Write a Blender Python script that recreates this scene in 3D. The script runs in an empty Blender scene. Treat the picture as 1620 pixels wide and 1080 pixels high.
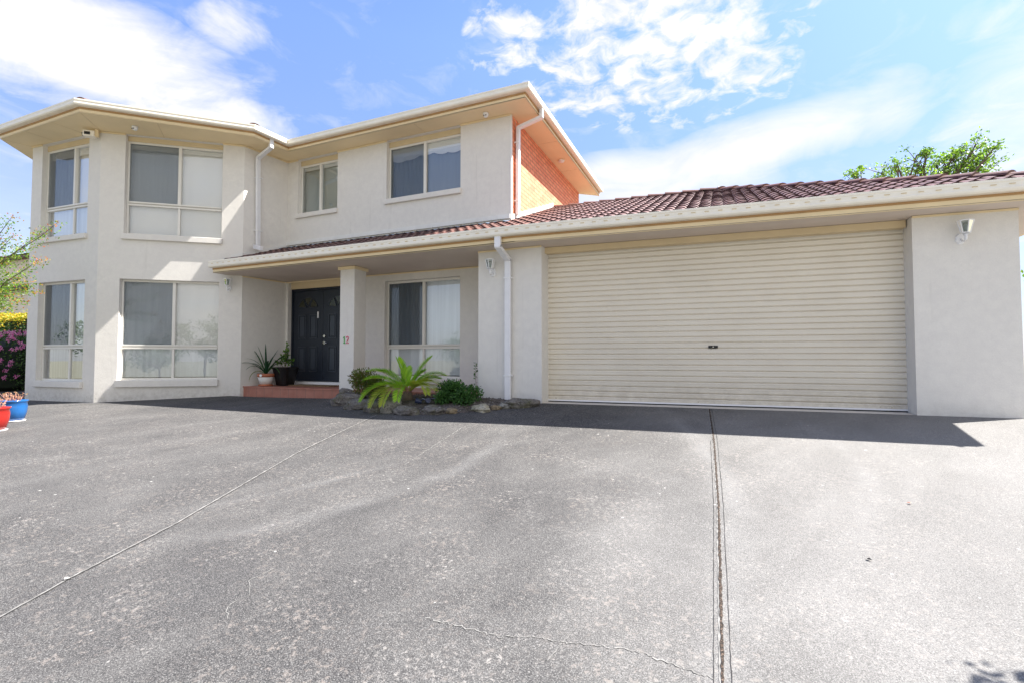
import bpy, math, random
from mathutils import Vector, Matrix
random.seed(12)
S = bpy.context.scene
COL = S.collection
rad = math.radians

# ------------------------------------------------------------------ helpers
class MB:
    """collects faces, then becomes ONE mesh object"""
    def __init__(s): s.v = []; s.f = []; s.m = []; s.cur = 0
    def add(s, vs, fs):
        o = len(s.v); s.v += [tuple(p) for p in vs]
        for f in fs: s.f.append(tuple(i + o for i in f)); s.m.append(s.cur)
    def quad(s, a, b, c, d): s.add([a, b, c, d], [(0, 1, 2, 3)])
    def box(s, x0, x1, y0, y1, z0, z1):
        s.obox((0, 0, 0), (1, 0, 0), (0, 1, 0), (0, 0, 1), x0, x1, y0, y1, z0, z1)
    def obox(s, o, a, b, c, a0, a1, b0, b1, c0, c1):
        o, a, b, c = Vector(o), Vector(a), Vector(b), Vector(c)
        P = [o + a * i + b * j + c * k for k in (c0, c1) for j in (b0, b1) for i in (a0, a1)]
        s.add(P, [(0, 2, 3, 1), (4, 5, 7, 6), (0, 1, 5, 4), (2, 6, 7, 3), (0, 4, 6, 2), (1, 3, 7, 5)])
    def prism(s, poly, z0, z1):
        n = len(poly)
        s.add([(p[0], p[1], z0) for p in poly] + [(p[0], p[1], z1) for p in poly],
              [tuple(range(n))[::-1], tuple(range(n, 2 * n))] + [(i, (i + 1) % n, (i + 1) % n + n, i + n) for i in range(n)])
    def tube(s, pts, r, n=8, r1=None, cap=True):
        pts = [Vector(p) for p in pts]; r1 = r if r1 is None else r1; base = len(s.v); rings = []
        up = Vector((0, 0, 1)); m = len(pts)
        for i, p in enumerate(pts):
            d = (pts[min(i + 1, m - 1)] - pts[max(i - 1, 0)]).normalized()
            a = d.cross(up)
            if a.length < .05: a = d.cross(Vector((1, 0, 0)))
            a.normalize(); b = d.cross(a); rr = r + (r1 - r) * i / max(1, m - 1)
            rings.append([p + (a * math.cos(t) + b * math.sin(t)) * rr for t in [2 * math.pi * k / n for k in range(n)]])
        vs = [q for R_ in rings for q in R_]; fs = []
        for i in range(m - 1):
            for k in range(n): fs.append((i * n + k, i * n + (k + 1) % n, (i + 1) * n + (k + 1) % n, (i + 1) * n + k))
        if cap: fs += [tuple(range(n))[::-1], tuple(range((m - 1) * n, m * n))]
        s.add(vs, fs)
    def lathe(s, c, prof, n=24, sq=None):
        c = Vector(c); vs = []; fs = []; m = len(prof)
        for (r, z) in prof:
            for k in range(n):
                t = 2 * math.pi * k / n
                if sq:
                    e = sq; cx, cy = math.cos(t), math.sin(t)
                    q = (abs(cx) ** e + abs(cy) ** e) ** (-1 / e)
                    vs.append(c + Vector((cx * q * r, cy * q * r, z)))
                else: vs.append(c + Vector((math.cos(t) * r, math.sin(t) * r, z)))
        for i in range(m - 1):
            for k in range(n): fs.append((i * n + k, i * n + (k + 1) % n, (i + 1) * n + (k + 1) % n, (i + 1) * n + k))
        fs += [tuple(range(n))[::-1], tuple(range((m - 1) * n, m * n))]
        s.add(vs, fs)
    def build(s, name, mat, parent=None, smooth=False, bevel=0, fix=False):
        me = bpy.data.meshes.new(name); me.from_pydata(s.v, [], s.f)
        mats = mat if isinstance(mat, (list, tuple)) else [mat]
        for m in mats: me.materials.append(m)
        if len(mats) > 1: me.polygons.foreach_set('material_index', s.m)
        if smooth: me.polygons.foreach_set('use_smooth', [True] * len(me.polygons))
        me.update()
        if fix:
            import bmesh
            bm = bmesh.new(); bm.from_mesh(me); bmesh.ops.recalc_face_normals(bm, faces=bm.faces); bm.to_mesh(me); bm.free()
        o = bpy.data.objects.new(name, me); COL.objects.link(o)
        if parent:
            o.parent = parent; o.matrix_parent_inverse = Matrix.Identity(4)
            loc = world_loc(parent); o.location = -loc if loc.length > 0 else (0, 0, 0)
        if bevel:
            b = o.modifiers.new('bevel', 'BEVEL'); b.width = bevel; b.segments = 2; b.limit_method = 'ANGLE'
        return o
def world_loc(o):
    l = Vector(o.location)
    while o.parent: o = o.parent; l += Vector(o.location)
    return l
def tag(o, label=None, cat=None, group=None, kind=None):
    if label: o['label'] = label
    if cat: o['category'] = cat
    if group: o['group'] = group
    if kind: o['kind'] = kind
    return o
def empty(name, loc, label, cat, group=None):
    o = bpy.data.objects.new(name, None); COL.objects.link(o); o.location = loc; o.empty_display_size = .2
    return tag(o, label, cat, group)
def lerp(a, b, t): return a + (b - a) * t

# ------------------------------------------------------------------ materials
def newmat(name):
    m = bpy.data.materials.new(name); m.use_nodes = True; nt = m.node_tree
    return m, nt, nt.nodes['Principled BSDF']
def N(nt, t, **kw):
    n = nt.nodes.new(t)
    for k, v in kw.items():
        if k in n.inputs: n.inputs[k].default_value = v
        else: setattr(n, k, v)
    return n
def ramp(nt, fac, stops, interp='LINEAR'):
    r = nt.nodes.new('ShaderNodeValToRGB'); r.color_ramp.interpolation = interp
    e = r.color_ramp.elements
    while len(e) < len(stops): e.new(.5)
    for i, (p, c) in enumerate(stops):
        e[i].position = p; e[i].color = (c, c, c, 1) if isinstance(c, (int, float)) else (*c, 1)
    nt.links.new(fac, r.inputs[0]); return r.outputs[0]
def noise(nt, vec, scale, detail=4, rough=.55, dist=0):
    n = N(nt, 'ShaderNodeTexNoise'); n.inputs['Scale'].default_value = scale; n.inputs['Detail'].default_value = detail
    n.inputs['Roughness'].default_value = rough; n.inputs['Distortion'].default_value = dist
    if vec is not None: nt.links.new(vec, n.inputs['Vector'])
    return n.outputs['Fac']
def mix(nt, fac, a, b, mode='MIX'):
    n = nt.nodes.new('ShaderNodeMix'); n.data_type = 'RGBA'; n.blend_type = mode
    for sock, val in ((n.inputs[0], fac), (n.inputs[6], a), (n.inputs[7], b)):
        if hasattr(val, 'links'): nt.links.new(val, sock)
        elif isinstance(val, (int, float)): sock.default_value = val if sock == n.inputs[0] else (val, val, val, 1)
        else: sock.default_value = (*val, 1)
    return n.outputs[2]
def math_(nt, op, a, b=0, c=0, clamp=False):
    n = nt.nodes.new('ShaderNodeMath'); n.operation = op; n.use_clamp = clamp
    for i, v in enumerate((a, b, c)):
        if hasattr(v, 'links'): nt.links.new(v, n.inputs[i])
        else: n.inputs[i].default_value = v
    return n.outputs[0]
def bump(nt, p, h, strength=.3, dist=.01):
    b = N(nt, 'ShaderNodeBump'); b.inputs['Strength'].default_value = strength; b.inputs['Distance'].default_value = dist
    nt.links.new(h, b.inputs['Height']); nt.links.new(b.outputs[0], p.inputs['Normal'])
def objv(nt): return nt.nodes.new('ShaderNodeTexCoord').outputs['Object']
def geo(nt): return nt.nodes.new('ShaderNodeNewGeometry')
def simple(name, col, rough=.6, var=.06, scale=6, spec=.4, metallic=0, bmp=0, bscale=80):
    m, nt, p = newmat(name); v = geo(nt).outputs['Position']
    n = noise(nt, v, scale, 5)
    hi = tuple(min(1, c * (1 + var)) for c in col); lo = tuple(c * (1 - var) for c in col)
    nt.links.new(ramp(nt, n, [(.3, lo), (.7, hi)]), p.inputs['Base Color'])
    p.inputs['Roughness'].default_value = rough; p.inputs['Specular IOR Level'].default_value = spec
    p.inputs['Metallic'].default_value = metallic
    if bmp: bump(nt, p, noise(nt, v, bscale, 3), bmp, .005)
    return m

def m_render():
    m, nt, p = newmat('acrylic_render'); v = geo(nt).outputs['Position']
    a = noise(nt, v, 1.3, 5, .6); b = noise(nt, v, 9, 5, .65); c = noise(nt, v, 160, 2, .6)
    col = mix(nt, ramp(nt, a, [(.32, 0), (.7, 1)]), (.745, .72, .675), (.79, .765, .715))
    col = mix(nt, ramp(nt, b, [(.35, 1), (.62, 0)]), col, (.725, .70, .66))
    mp = N(nt, 'ShaderNodeMapping'); mp.inputs['Scale'].default_value = (7, 7, .5); nt.links.new(v, mp.inputs['Vector'])
    st = ramp(nt, noise(nt, mp.outputs[0], 1.2, 5, .6), [(.62, 0), (.8, .35)])
    col = mix(nt, st, col, (.5, .48, .44))
    col = mix(nt, ramp(nt, c, [(.35, .18), (.6, 0)]), col, (.42, .41, .39))
    sz = N(nt, 'ShaderNodeSeparateXYZ'); nt.links.new(v, sz.inputs[0])
    spl = math_(nt, 'MULTIPLY', ramp(nt, math_(nt, 'ADD', sz.outputs['Z'], math_(nt, 'MULTIPLY', noise(nt, v, 5, 6, .7), .5)), [(.1, .55), (.42, 0)]), ramp(nt, noise(nt, v, 14, 5, .7), [(.4, .2), (.65, 1)]))
    col = mix(nt, spl, col, (.40, .37, .32))
    nt.links.new(col, p.inputs['Base Color']); p.inputs['Roughness'].default_value = .85
    p.inputs['Specular IOR Level'].default_value = .2
    h = math_(nt, 'ADD', noise(nt, v, 70, 3, .7), math_(nt, 'MULTIPLY', noise(nt, v, 8, 4, .6), 1.2)); bump(nt, p, h, .35, .006)
    return m
def m_brick():
    m, nt, p = newmat('orange_brick'); v = geo(nt).outputs['Position']
    sp = N(nt, 'ShaderNodeSeparateXYZ'); nt.links.new(v, sp.inputs[0])
    cb = N(nt, 'ShaderNodeCombineXYZ'); nt.links.new(sp.outputs['Y'], cb.inputs['X']); nt.links.new(sp.outputs['Z'], cb.inputs['Y'])
    b = N(nt, 'ShaderNodeTexBrick'); nt.links.new(cb.outputs[0], b.inputs['Vector'])
    b.inputs['Scale'].default_value = 1; b.inputs['Brick Width'].default_value = .24; b.inputs['Row Height'].default_value = .086
    b.inputs['Mortar Size'].default_value = .009; b.inputs['Mortar Smooth'].default_value = .2
    b.inputs['Color1'].default_value = (.86, .32, .18, 1); b.inputs['Color2'].default_value = (.70, .20, .11, 1)
    b.inputs['Mortar'].default_value = (.30, .12, .06, 1)
    n = noise(nt, v, 7, 5); col = mix(nt, ramp(nt, n, [(.35, .0), (.7, .4)]), b.outputs['Color'], (.70, .34, .2))
    nt.links.new(col, p.inputs['Base Color']); p.inputs['Roughness'].default_value = .85
    bump(nt, p, b.outputs['Fac'], -.5, .008); return m
def m_tile():
    m, nt, p = newmat('concrete_roof_tile'); v = geo(nt).outputs['Position']
    a = noise(nt, v, 2.5, 5, .6); b = noise(nt, v, 60, 3, .6)
    col = mix(nt, ramp(nt, a, [(.35, 0), (.7, 1)]), (.115, .045, .034), (.18, .082, .062))
    isl = geo(nt).outputs['Random Per Island']
    col = mix(nt, ramp(nt, isl, [(0, 0), (1, .55)]), col, (.075, .03, .026))
    col = mix(nt, ramp(nt, b, [(.58, 0), (.75, .3)]), col, (.34, .24, .22))
    nt.links.new(col, p.inputs['Base Color']); p.inputs['Roughness'].default_value = .55
    p.inputs['Specular IOR Level'].default_value = .5
    bump(nt, p, b, .3, .003); return m
def m_leaf(name, cols, trans=.35, rough=.5):
    m, nt, p = newmat(name); isl = geo(nt).outputs['Random Per Island']
    k = len(cols) - 1
    col = ramp(nt, isl, [(i / k, c) for i, c in enumerate(cols)])
    nt.links.new(col, p.inputs['Base Color']); p.inputs['Roughness'].default_value = rough
    p.inputs['Specular IOR Level'].default_value = .35
    t = N(nt, 'ShaderNodeBsdfTranslucent'); nt.links.new(mix(nt, 1, col, (1.5, 1.6, .7), 'MULTIPLY'), t.inputs['Color'])
    ms = N(nt, 'ShaderNodeMixShader'); ms.inputs[0].default_value = trans
    nt.links.new(p.outputs[0], ms.inputs[1]); nt.links.new(t.outputs[0], ms.inputs[2])
    nt.links.new(ms.outputs[0], nt.nodes['Material Output'].inputs['Surface']); return m
def m_glass(name='window_glass', tint=(.97, .985, 1.0), boost=3.7):
    m, nt, p = newmat(name)
    tr = N(nt, 'ShaderNodeBsdfTransparent'); tr.inputs['Color'].default_value = (*tint, 1)
    gl = N(nt, 'ShaderNodeBsdfGlossy'); gl.inputs['Roughness'].default_value = .01; gl.inputs['Color'].default_value = (1, 1, 1, 1)
    v = geo(nt).outputs['Position']
    b = N(nt, 'ShaderNodeBump'); b.inputs['Strength'].default_value = .03; b.inputs['Distance'].default_value = .02
    nt.links.new(noise(nt, v, 1.5, 2), b.inputs['Height']); nt.links.new(b.outputs[0], gl.inputs['Normal'])
    fr = N(nt, 'ShaderNodeFresnel'); fr.inputs['IOR'].default_value = 1.5
    f = math_(nt, 'MULTIPLY', fr.outputs[0], boost, clamp=True)
    ms = N(nt, 'ShaderNodeMixShader'); nt.links.new(f, ms.inputs[0])
    nt.links.new(tr.outputs[0], ms.inputs[1]); nt.links.new(gl.outputs[0], ms.inputs[2])
    nt.links.new(ms.outputs[0], nt.nodes['Material Output'].inputs['Surface']); return m
def m_screen():
    m, nt, p = newmat('fly_screen_mesh'); p.inputs['Base Color'].default_value = (.09, .12, .15, 1); p.inputs['Roughness'].default_value = .6
    tr = N(nt, 'ShaderNodeBsdfTransparent'); ms = N(nt, 'ShaderNodeMixShader'); ms.inputs[0].default_value = .23
    nt.links.new(tr.outputs[0], ms.inputs[1]); nt.links.new(p.outputs[0], ms.inputs[2])
    nt.links.new(ms.outputs[0], nt.nodes['Material Output'].inputs['Surface']); return m
def m_cloth(name, col, folds=40, amt=.25, trans=0):
    m, nt, p = newmat(name); v = geo(nt).outputs['Position']
    mp = N(nt, 'ShaderNodeMapping'); mp.inputs['Scale'].default_value = (folds, folds, .6); nt.links.new(v, mp.inputs['Vector'])
    n = noise(nt, mp.outputs[0], .5, 3, .6)
    nt.links.new(ramp(nt, n, [(.3, tuple(c * (1 - amt) for c in col)), (.7, col)]), p.inputs['Base Color'])
    p.inputs['Roughness'].default_value = .8; bump(nt, p, n, .2, .02); return m
def m_rock(name, c0, c1, moss=(.10, .10, .045)):
    m, nt, p = newmat(name); v = geo(nt).outputs['Position']
    a = noise(nt, v, 9, 8, .7); b = noise(nt, v, 38, 5, .7)
    col = mix(nt, ramp(nt, a, [(.35, 0), (.65, 1)]), c0, c1)
    col = mix(nt, ramp(nt, noise(nt, v, 5, 6, .6), [(.5, 0), (.66, .75)]), col, moss)
    col = mix(nt, ramp(nt, b, [(.30, .9), (.5, 0)]), col, (.02, .018, .016))
    col = mix(nt, ramp(nt, noise(nt, v, 24, 4, .7), [(.62, 0), (.7, .8)]), col, (.5, .5, .46))
    nt.links.new(col, p.inputs['Base Color']); p.inputs['Roughness'].default_value = .9
    bump(nt, p, math_(nt, 'ADD', a, math_(nt, 'MULTIPLY', b, .5)), .9, .03); return m

def m_drive():
    m, nt, p = newmat('driveway_concrete'); g = geo(nt); v = g.outputs['Position']
    sp = N(nt, 'ShaderNodeSeparateXYZ'); nt.links.new(v, sp.inputs[0]); X, Y = sp.outputs['X'], sp.outputs['Y']
    # worn pale slab on the right of the joint, dark weathered coating on the left
    wob = math_(nt, 'MULTIPLY', math_(nt, 'SUBTRACT', noise(nt, v, .55, 5, .6), .5), 3.2)
    side = math_(nt, 'ADD', X, wob)
    right = ramp(nt, math_(nt, 'MULTIPLY_ADD', side, .16, .5, clamp=True), [(.25, 0), (.42, .45), (.62, .85), (.9, 1)])
    base = mix(nt, right, (.068, .066, .065), (.172, .168, .163))
    mpd = N(nt, 'ShaderNodeMapping'); mpd.vector_type = 'TEXTURE'; mpd.inputs['Rotation'].default_value = (0, 0, 1.2); mpd.inputs['Scale'].default_value = (1.9, .8, 1); nt.links.new(v, mpd.inputs['Vector'])
    streak = noise(nt, mpd.outputs[0], 1.1, 7, .62, .5)
    big = noise(nt, v, .8, 7, .62, .4)
    base = mix(nt, ramp(nt, big, [(.36, .8), (.62, 0)]), base, mix(nt, right, (.040, .039, .040), (.155, .152, .148)))
    base = mix(nt, ramp(nt, streak, [(.46, 0), (.70, .5)]), base, mix(nt, right, (.13, .127, .123), (.25, .246, .24)))
    base = mix(nt, ramp(nt, streak, [(.30, .6), (.46, 0)]), base, mix(nt, right, (.038, .038, .041), (.14, .137, .133)))
    # broad tyre-swept arcs
    def arc(cx, cy, r, w, s, gx=-99, gy=99):
        d = math_(nt, 'SQRT', math_(nt, 'ADD', math_(nt, 'POWER', math_(nt, 'SUBTRACT', X, cx), 2), math_(nt, 'POWER', math_(nt, 'SUBTRACT', Y, cy), 2)))
        d = math_(nt, 'ABSOLUTE', math_(nt, 'SUBTRACT', d, math_(nt, 'MULTIPLY_ADD', noise(nt, v, 1.6, 4), .24, r - .12)))
        e = math_(nt, 'MULTIPLY_ADD', d, -1 / w, 1, clamp=True)
        e = math_(nt, 'MULTIPLY', e, math_(nt, 'MULTIPLY', math_(nt, 'SUBTRACT', X, gx), 1.5, clamp=True))
        e = math_(nt, 'MULTIPLY', e, math_(nt, 'MULTIPLY', math_(nt, 'SUBTRACT', gy, Y), 1.5, clamp=True))
        return math_(nt, 'MULTIPLY', math_(nt, 'MULTIPLY', e, s), ramp(nt, noise(nt, v, 3, 4), [(.35, .25), (.6, 1)]))
    for q in ((-5.49, 4.82, 3.12, .15, .42, -3.95, 5.6), (-7.37, 5.88, 4.55, .10, .35, -4.3, 4.5), (-2.32, 5.48, 3.49, .16, .75, .4), (-8, 3.6, 8.07, .16, .7, -1.1)):
        base = mix(nt, arc(*q), base, (.20, .198, .195))
    base = mix(nt, arc(-7.02, 6.68, 5.55, .13, .6, -3.4, 4.4), base, (.03, .03, .032))
    # aggregate
    s1 = noise(nt, v, 160, 3, .8); s2 = noise(nt, v, 38, 4, .7)
    base = mix(nt, ramp(nt, s1, [(.36, .9), (.5, 0)]), base, mix(nt, right, (.016, .016, .018), (.095, .092, .088)))
    base = mix(nt, ramp(nt, s1, [(.52, 0), (.66, .8)]), base, mix(nt, right, (.26, .255, .247), (.33, .325, .315)))
    patchy = ramp(nt, noise(nt, v, 2.2, 6, .65), [(.45, .05), (.65, .9)])
    base = mix(nt, math_(nt, 'MULTIPLY', ramp(nt, s2, [(.55, 0), (.66, .7)]), patchy), base, (.33, .31, .29))
    fl = ramp(nt, noise(nt, v, 26, 5, .75), [(.54, 0), (.62, .8)]); flz = ramp(nt, noise(nt, v, 1.4, 5, .6), [(.42, .05), (.62, .6)])
    base = mix(nt, math_(nt, 'MULTIPLY', fl, flz), base, mix(nt, right, (.27, .235, .21), (.30, .28, .26)))
    # lichen discs
    vo = N(nt, 'ShaderNodeTexVoronoi'); vo.inputs['Scale'].default_value = 9; nt.links.new(v, vo.inputs['Vector'])
    cs = N(nt, 'ShaderNodeSeparateColor'); nt.links.new(vo.outputs['Color'], cs.inputs[0])
    keep = math_(nt, 'GREATER_THAN', cs.outputs[0], .45)
    spot = math_(nt, 'LESS_THAN', math_(nt, 'ADD', vo.outputs['Distance'], math_(nt, 'MULTIPLY', noise(nt, v, 60, 3), .12)), math_(nt, 'MULTIPLY_ADD', cs.outputs[1], .12, .05))
    zone = ramp(nt, noise(nt, v, .9, 3), [(.44, 0), (.58, 1)])
    base = mix(nt, math_(nt, 'MULTIPLY', math_(nt, 'MULTIPLY', spot, keep), math_(nt, 'MULTIPLY', zone, .75)), base, (.46, .45, .43))
    nt.links.new(base, p.inputs['Base Color']); p.inputs['Roughness'].default_value = .9; p.inputs['Specular IOR Level'].default_value = .25
    bump(nt, p, math_(nt, 'ADD', s1, s2), .55, .004); return m
def m_debris(name, a, b, c):
    m, nt, p = newmat(name); v = geo(nt).outputs['Position']; n = noise(nt, v, 110, 4, .7)
    col = ramp(nt, n, [(.40, a), (.5, b), (.62, c)], 'CONSTANT'); nt.links.new(col, p.inputs['Base Color']); p.inputs['Roughness'].default_value = .95
    return m
def m_door():
    m, nt, p = newmat('beige_steel'); v = geo(nt).outputs['Position']
    mp = N(nt, 'ShaderNodeMapping'); mp.inputs['Scale'].default_value = (1.2, 1.2, 1.5); nt.links.new(v, mp.inputs['Vector'])
    n = noise(nt, mp.outputs[0], 2, 5, .6); n2 = noise(nt, v, 45, 4, .7)
    col = ramp(nt, n, [(.3, (.75, .69, .585)), (.7, (.78, .725, .62))])
    col = mix(nt, ramp(nt, n2, [(.7, 0), (.78, .5)]), col, (.3, .26, .2))
    sz = N(nt, 'ShaderNodeSeparateXYZ'); nt.links.new(v, sz.inputs[0])
    low_ = math_(nt, 'MULTIPLY', ramp(nt, sz.outputs['Z'], [(.02, .6), (.45, 0)]), ramp(nt, noise(nt, v, 6, 6, .7), [(.35, .1), (.65, 1)]))
    col = mix(nt, low_, col, (.42, .37, .30))
    col = mix(nt, ramp(nt, noise(nt, v, .9, 5, .6), [(.5, 0), (.75, .35)]), col, (.60, .55, .46))
    nt.links.new(col, p.inputs['Base Color']); p.inputs['Roughness'].default_value = .42; p.inputs['Specular IOR Level'].default_value = .45; return m

M = {}
M['render'] = m_render(); M['brick'] = m_brick(); M['tile'] = m_tile(); M['tilebutt_shade'] = simple('tile_butt_shade', (.045, .016, .017), .7, .3, 20)  # tile butt ends coloured darker: the shade on them is put into the colour
M['cream'] = simple('cream_paint', (.80, .66, .42), .5, .05, 3)
M['undershade'] = simple('gutter_underside_shade', (.45, .27, .12), .6, .1, 3)  # brown stands in for the gutter's underside in shade
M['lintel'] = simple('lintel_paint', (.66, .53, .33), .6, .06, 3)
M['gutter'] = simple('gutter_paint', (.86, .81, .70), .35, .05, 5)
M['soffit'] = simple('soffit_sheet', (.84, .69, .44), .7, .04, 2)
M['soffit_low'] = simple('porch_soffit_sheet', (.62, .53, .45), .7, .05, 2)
M['alu'] = simple('window_aluminium', (.74, .72, .67), .35, .03, 5)
M['white'] = simple('white_paint', (.80, .80, .80), .4, .03, 8)
M['pipe'] = simple('downpipe_paint', (.78, .78, .80), .35, .04, 6)
M['glass'] = m_glass(); M['screen'] = m_screen()
M['blind'] = m_cloth('white_blind', (.90, .94, .97), 26, .15)
M['blind_cream'] = m_cloth('cream_blind', (.95, .94, .91), 8, .04)
M['curtain'] = m_cloth('sheer_curtain', (.60, .64, .66), 40, .35)
M['darkcurtain'] = m_cloth('slate_curtain', (.25, .30, .35), 10, .12)
M['greenblind'] = m_cloth('grey_green_blind', (.50, .55, .52), 6, .1)
M['navy'] = simple('navy_door_paint', (.012, .018, .030), .42, .1, 4)
M['navyedge'] = simple('navy_moulding', (.035, .045, .062), .35, .1, 4)
M['fan'] = simple('obscure_glass', (.035, .036, .022), .15, .3, 12)
M['chrome'] = simple('brushed_steel', (.62, .60, .56), .25, .05, 9, metallic=1)
M['black'] = simple('black_plastic', (.012, .012, .014), .35, .1, 9)
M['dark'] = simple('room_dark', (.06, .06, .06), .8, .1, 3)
M['lead'] = simple('lead_flashing', (.20, .27, .38), .45, .25, 16, bmp=.5, bscale=30)
M['flash'] = simple('flashing_mortar', (.74, .73, .70), .6, .05, 7)
M['conc'] = simple('pale_concrete', (.62, .58, .52), .85, .1, 12, bmp=.3)
M['door'] = m_door(); M['drive'] = m_drive()
M['terra'] = simple('terracotta', (.42, .14, .07), .6, .15, 7)
M['blackpot'] = simple('black_glaze', (.008, .008, .009), .3, .1, 5)
M['bluepot'] = simple('blue_glaze', (.015, .10, .30), .16, .15, 5, spec=.6)
M['redpot'] = simple('red_glaze', (.32, .018, .014), .16, .1, 5, spec=.6)
M['soil'] = m_rock('garden_soil', (.07, .055, .045), (.15, .125, .11), (.05, .04, .03))
M['rock_dark'] = m_rock('mossy_basalt', (.11, .10, .095), (.24, .22, .20))
M['rock_grey'] = m_rock('grey_fieldstone', (.20, .19, .17), (.31, .30, .27), (.15, .14, .09))
M['rock_tan'] = m_rock('tan_fieldstone', (.20, .15, .09), (.36, .29, .19), (.14, .11, .06))
M['rock_pale'] = m_rock('pale_sandstone', (.36, .33, .25), (.50, .46, .36), (.26, .24, .15))
M['bark'] = simple('bark', (.16, .12, .09), .9, .3, 14, bmp=.6, bscale=40)
M['twig'] = simple('pinkish_stem', (.42, .22, .17), .7, .25, 20)
M['grass'] = simple('dry_lawn', (.17, .165, .11), .95, .35, 3, bmp=.6)
def m_tiles_step():
    m, nt, p = newmat('terracotta_floor_tile'); v = geo(nt).outputs['Position']
    mp = N(nt, 'ShaderNodeMapping'); mp.inputs['Location'].default_value = (.08, .04, .1); nt.links.new(v, mp.inputs['Vector'])
    sp = N(nt, 'ShaderNodeSeparateXYZ'); nt.links.new(v, sp.inputs[0])
    def line(o, w=.235, off=0.0):
        f = math_(nt, 'FRACT', math_(nt, 'MULTIPLY_ADD', o, 1 / w, off)); return math_(nt, 'LESS_THAN', f, .035)
    ln = math_(nt, 'MAXIMUM', line(sp.outputs['X'], off=100.2), line(sp.outputs['Y'], off=100.53))
    n = noise(nt, v, 5, 5); col = ramp(nt, n, [(.3, (.33, .125, .085)), (.7, (.43, .185, .13))])
    ge = geo(nt); col = mix(nt, ln, col, (.19, .12, .095))
    nt.links.new(col, p.inputs['Base Color']); p.inputs['Roughness'].default_value = .5; return m
M['step'] = m_tiles_step()
M['mat'] = simple('coir_mat', (.20, .13, .07), .95, .35, 60, bmp=.8, bscale=120)

# ------------------------------------------------------------------ camera, light, sky
f_px = 766.0; CAMZ = .71
pitch = math.atan(26 / f_px); yaw = math.atan(330 / f_px)
fw = Vector((-math.sin(yaw) * math.cos(pitch), math.cos(yaw) * math.cos(pitch), math.sin(pitch)))
rt = Vector((math.cos(yaw), math.sin(yaw), 0)); up = rt.cross(fw)
cam = bpy.data.cameras.new('camera'); co = bpy.data.objects.new('camera', cam); COL.objects.link(co)
cam.sensor_width = 36; cam.lens = 36 * f_px / 1620; cam.clip_end = 2000; cam.clip_start = .05
mt = Matrix((rt, up, -fw)).transposed().to_4x4(); mt.translation = (0, 0, CAMZ); co.matrix_world = mt
S.camera = co

SUN = Vector((.65, .34, 1)).normalized()
sl = bpy.data.lights.new('sun', 'SUN'); sl.energy = 5.0; sl.angle = rad(.5); sl.color = (1, .955, .89)
so = bpy.data.objects.new('sun', sl); COL.objects.link(so); so.rotation_euler = SUN.to_track_quat('Z', 'Y').to_euler(); so.location = SUN * 40
W = bpy.data.worlds.new('World'); S.world = W; W.use_nodes = True; nt = W.node_tree
bg = nt.nodes['Background']; bg.inputs['Strength'].default_value = .056
sky = N(nt, 'ShaderNodeTexSky'); sky.sky_type = 'NISHITA'; sky.sun_disc = False
sky.sun_elevation = math.asin(SUN.z); sky.sun_rotation = math.atan2(SUN.x, SUN.y); sky.altitude = 80
sky.air_density = 1.0; sky.dust_density = .9; sky.ozone_density = 1.2
d = nt.nodes.new('ShaderNodeTexCoord').outputs['Generated']
def cdir(px, py):
    v = (fw + rt * ((px - 810) / f_px) + up * ((540 - py) / f_px)).normalized(); return v
def vop(op, a, b=None):
    n = nt.nodes.new('ShaderNodeVectorMath'); n.operation = op
    nt.links.new(a, n.inputs[0])
    if b is not None:
        if hasattr(b, 'links'): nt.links.new(b, n.inputs[1])
        else: n.inputs[1].default_value = b
    return n
sep = N(nt, 'ShaderNodeSeparateXYZ'); nt.links.new(d, sep.inputs[0])
den = math_(nt, 'MAXIMUM', math_(nt, 'ADD', sep.outputs['Z'], .12), .05)
px_ = math_(nt, 'DIVIDE', sep.outputs['X'], den); py_ = math_(nt, 'DIVIDE', sep.outputs['Y'], den)
cb = N(nt, 'ShaderNodeCombineXYZ'); nt.links.new(px_, cb.inputs[0]); nt.links.new(py_, cb.inputs[1]); cp = cb.outputs[0]
def blob(x, y, sx, sy, rot=0):
    """soft patch of cloud round a compass direction; sx, sy its half widths (radians)"""
    c = cdir(x, y); e1 = Vector((-c.y, c.x, 0)).normalized(); e2 = c.cross(e1) * -1
    if e2.z < 0: e2 = -e2
    if e1.dot(rt) < 0: e1 = -e1
    a = e1 * math.cos(rot) + e2 * math.sin(rot); b = e2 * math.cos(rot) - e1 * math.sin(rot)
    da = math_(nt, 'DIVIDE', vop('DOT_PRODUCT', vop('SUBTRACT', d, tuple(c)).outputs[0], tuple(a)).outputs['Value'], sx)
    db = math_(nt, 'DIVIDE', vop('DOT_PRODUCT', vop('SUBTRACT', d, tuple(c)).outputs[0], tuple(b)).outputs['Value'], sy)
    r2 = math_(nt, 'ADD', math_(nt, 'MULTIPLY', da, da), math_(nt, 'MULTIPLY', db, db))
    return math_(nt, 'MULTIPLY_ADD', r2, -1, 1, clamp=True)
fine = noise(nt, cp, 5.5, 8, .62, .6); med = noise(nt, cp, 2.2, 8, .6, .8); puff = noise(nt, cp, 12, 6, .6, .5)
def cloud(blobs, nz, k, lo, hi):
    acc = None
    for b in blobs:
        w = math_(nt, 'MULTIPLY', blob(*b[:5]), b[5]); acc = w if acc is None else math_(nt, 'MAXIMUM', acc, w)
    val = math_(nt, 'ADD', acc, math_(nt, 'MULTIPLY', math_(nt, 'SUBTRACT', nz, .5), k))
    val = math_(nt, 'MULTIPLY', val, math_(nt, 'MULTIPLY_ADD', acc, 6, 0, clamp=True))
    return ramp(nt, val, [(lo, 0), (hi, 1)])
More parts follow.
